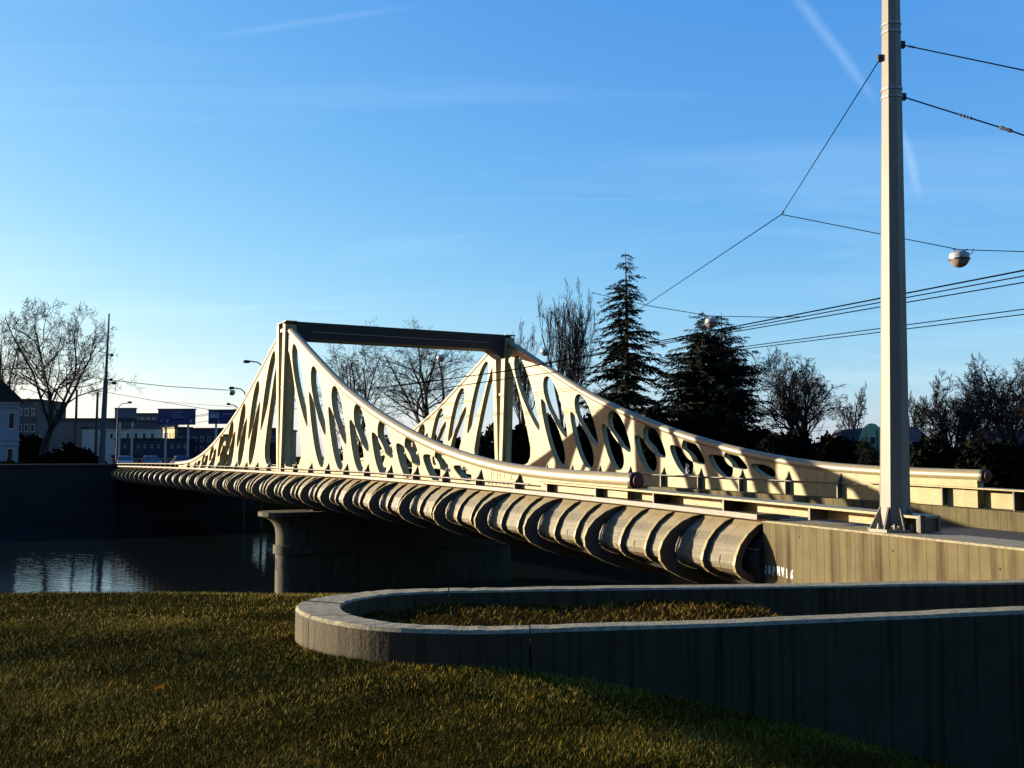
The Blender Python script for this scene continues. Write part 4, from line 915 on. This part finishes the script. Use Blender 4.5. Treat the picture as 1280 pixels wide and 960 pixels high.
def car(s, t_, label, mt, flip=1):
    p = bw(s, t_); e = empty('car', (*p, float(road_z(s)) + .004), BANG + (math.pi if flip < 0 else 0), label=label, cat='car', group='cars on the far road')
    body = [(-2.1, .35), (-2.12, .75), (-1.7, .88), (-1.2, .9), (1.0, .92), (1.9, .82), (2.12, .62), (2.1, .32)]
    mb = MB(); mb.prism(body, 1, -.84, .84); mb.v = [(x, y * (1 - .12 * max(0, abs(x) - 1.6)), z) for x, y, z in mb.v]; mb.build('body', mt, e)
    mb = MB(); mb.loft([[(x, y * .80, .901) for x, y in ((-1.65, -1), (1.05, -1), (1.05, 1), (-1.65, 1))], [(x, y * .62, 1.42) for x, y in ((-1.1, -1), (.25, -1), (.25, 1), (-1.1, 1))]]); mb.build('window', 'glass_dark', e)
    mb = MB(); mb.loft([[(x, y * .63, 1.421) for x, y in ((-1.12, -1), (.28, -1), (.28, 1), (-1.12, 1))], [(x, y * .52, 1.48) for x, y in ((-.95, -1), (.1, -1), (.1, 1), (-.95, 1))]]); mb.build('roof', mt, e)
    for x in (-1.3, 1.3):
        for y in (-.78, .78):
            mb = MB(); mb.tube([(x, y - .1, .31), (x, y + .1, .31)], .31, 14); wo = mb.build('wheel', 'tyre', e); sg = 1 if y > 0 else -1
            mb = MB(); mb.tube([(x, y + sg * .1, .31), (x, y + sg * .115, .31)], .19, 10); mb.build('rim', 'lamp_shell', wo)
    for y in (-.6, .6):
        mb = MB(); mb.box(2.03, 2.125, y - .17, y + .17, .58, .72); mb.build('headlight', 'white_paint', e)
        mb = MB(); mb.box(-2.13, -2.05, y - .17, y + .17, .62, .78); mb.build('tail_light', 'lamp_red', e)
    return e
car(-66, 4.0, 'silver car arriving at the far end of the bridge', 'car_silver')
car(-84, 3.6, 'white car behind the silver one on the far road', 'car_white')
car(-72, 8.0, 'navy car leaving along the far road', 'car_navy', -1)

# right bank houses
g0 = ground_at(1091, 80); e = empty('green_house', tuple(g0), label='pale green house with a curved gable behind the tall pole', cat='house')
k_ = 80 / FPX; zt_ = at(1092, 529, 80)[2] - g0[2]; hw = 20 * k_
prof = [(-hw, 0), (-hw, zt_ * .52), (-hw * 1.02, zt_ * .58), (-hw * .9, zt_ * .62), (-hw * .72, zt_ * .74), (-hw * .5, zt_ * .9), (-hw * .25, zt_ * .98), (0, zt_)]
prof = prof + [(-x, z) for x, z in reversed(prof[:-1])]
mb = MB(); mb.prism(prof, 1, 0, .4); mb.build('gable', 'wall_green', e)
mb = MB(); mb.box(-hw * .97, hw * .97, .4, 9, 0, zt_ * .52); mb.build('wall', 'wall_green', e)
mb = MB(); mb.prism([(-hw * 1.1, zt_ * .521), (hw * 1.1, zt_ * .521), (0, zt_ * .93)], 1, .41, 9.2); mb.build('roof', 'roof_dark', e)
mb = MB(); mb.box(-.25, .25, -.04, -.002, zt_ * .6, zt_ * .78); wo = mb.build('window', 'white_paint', e); mb = MB(); mb.box(-.2, .2, -.048, -.041, zt_ * .62, zt_ * .76); mb.build('pane', 'glass_dark', wo)
mb = MB(); mb.bar((.35, -.06, zt_ * .35), (.35, -.06, zt_ * .88), .07, .07, (0, 1, 0)); mb.build('downpipe', 'dark_steel', e)
def house(px0, px1, eave, ridge, d, dep, label, wallm, roofm):
    a = at(px0, eave, d); b_ = at(px1, eave, d); g = float(ground_z((a[0] + b_[0]) / 2, d)); w_ = b_[0] - a[0]; h_ = a[2] - g; hr = at(px0, ridge, d)[2] - g
    e = empty('house', ((a[0] + b_[0]) / 2, d, g), label=label, cat='house')
    mb = MB(); mb.box(-w_ / 2, w_ / 2, 0, dep, -.4, h_); mb.build('wall', wallm, e)
    mb = MB(); mb.prism([(-.4, h_ + .002), (dep + .4, h_ + .002), (dep / 2, hr)], 0, -w_ / 2 - .4, w_ / 2 + .4); rf = mb.build('roof', roofm, e)
    mb = MB(); mb.box(w_ * .2, w_ * .2 + .6, dep * .5 - .3, dep * .5 + .3, hr - .5, hr + .7); mb.build('chimney', 'roof_red', rf)
    for i in range(3):
        x = -w_ / 2 + w_ * (i + .5) / 3; mb = MB(); mb.box(x - .45, x + .45, -.05, -.002, h_ * .35, h_ * .8); wo = mb.build('window', 'wall_grey', e); mb = MB(); mb.box(x - .36, x + .36, -.058, -.051, h_ * .38, h_ * .77); mb.build('pane', 'glass_dark', wo)
house(1110, 1165, 556, 532, 95, 9, 'dark brown roofed house just right of the tall pole', 'wall_brown', 'roof_dark')
house(1262, 1345, 568, 536, 82, 9, 'house with a weathered red tiled roof behind the bare trees', 'wall_brown', 'roof_red')
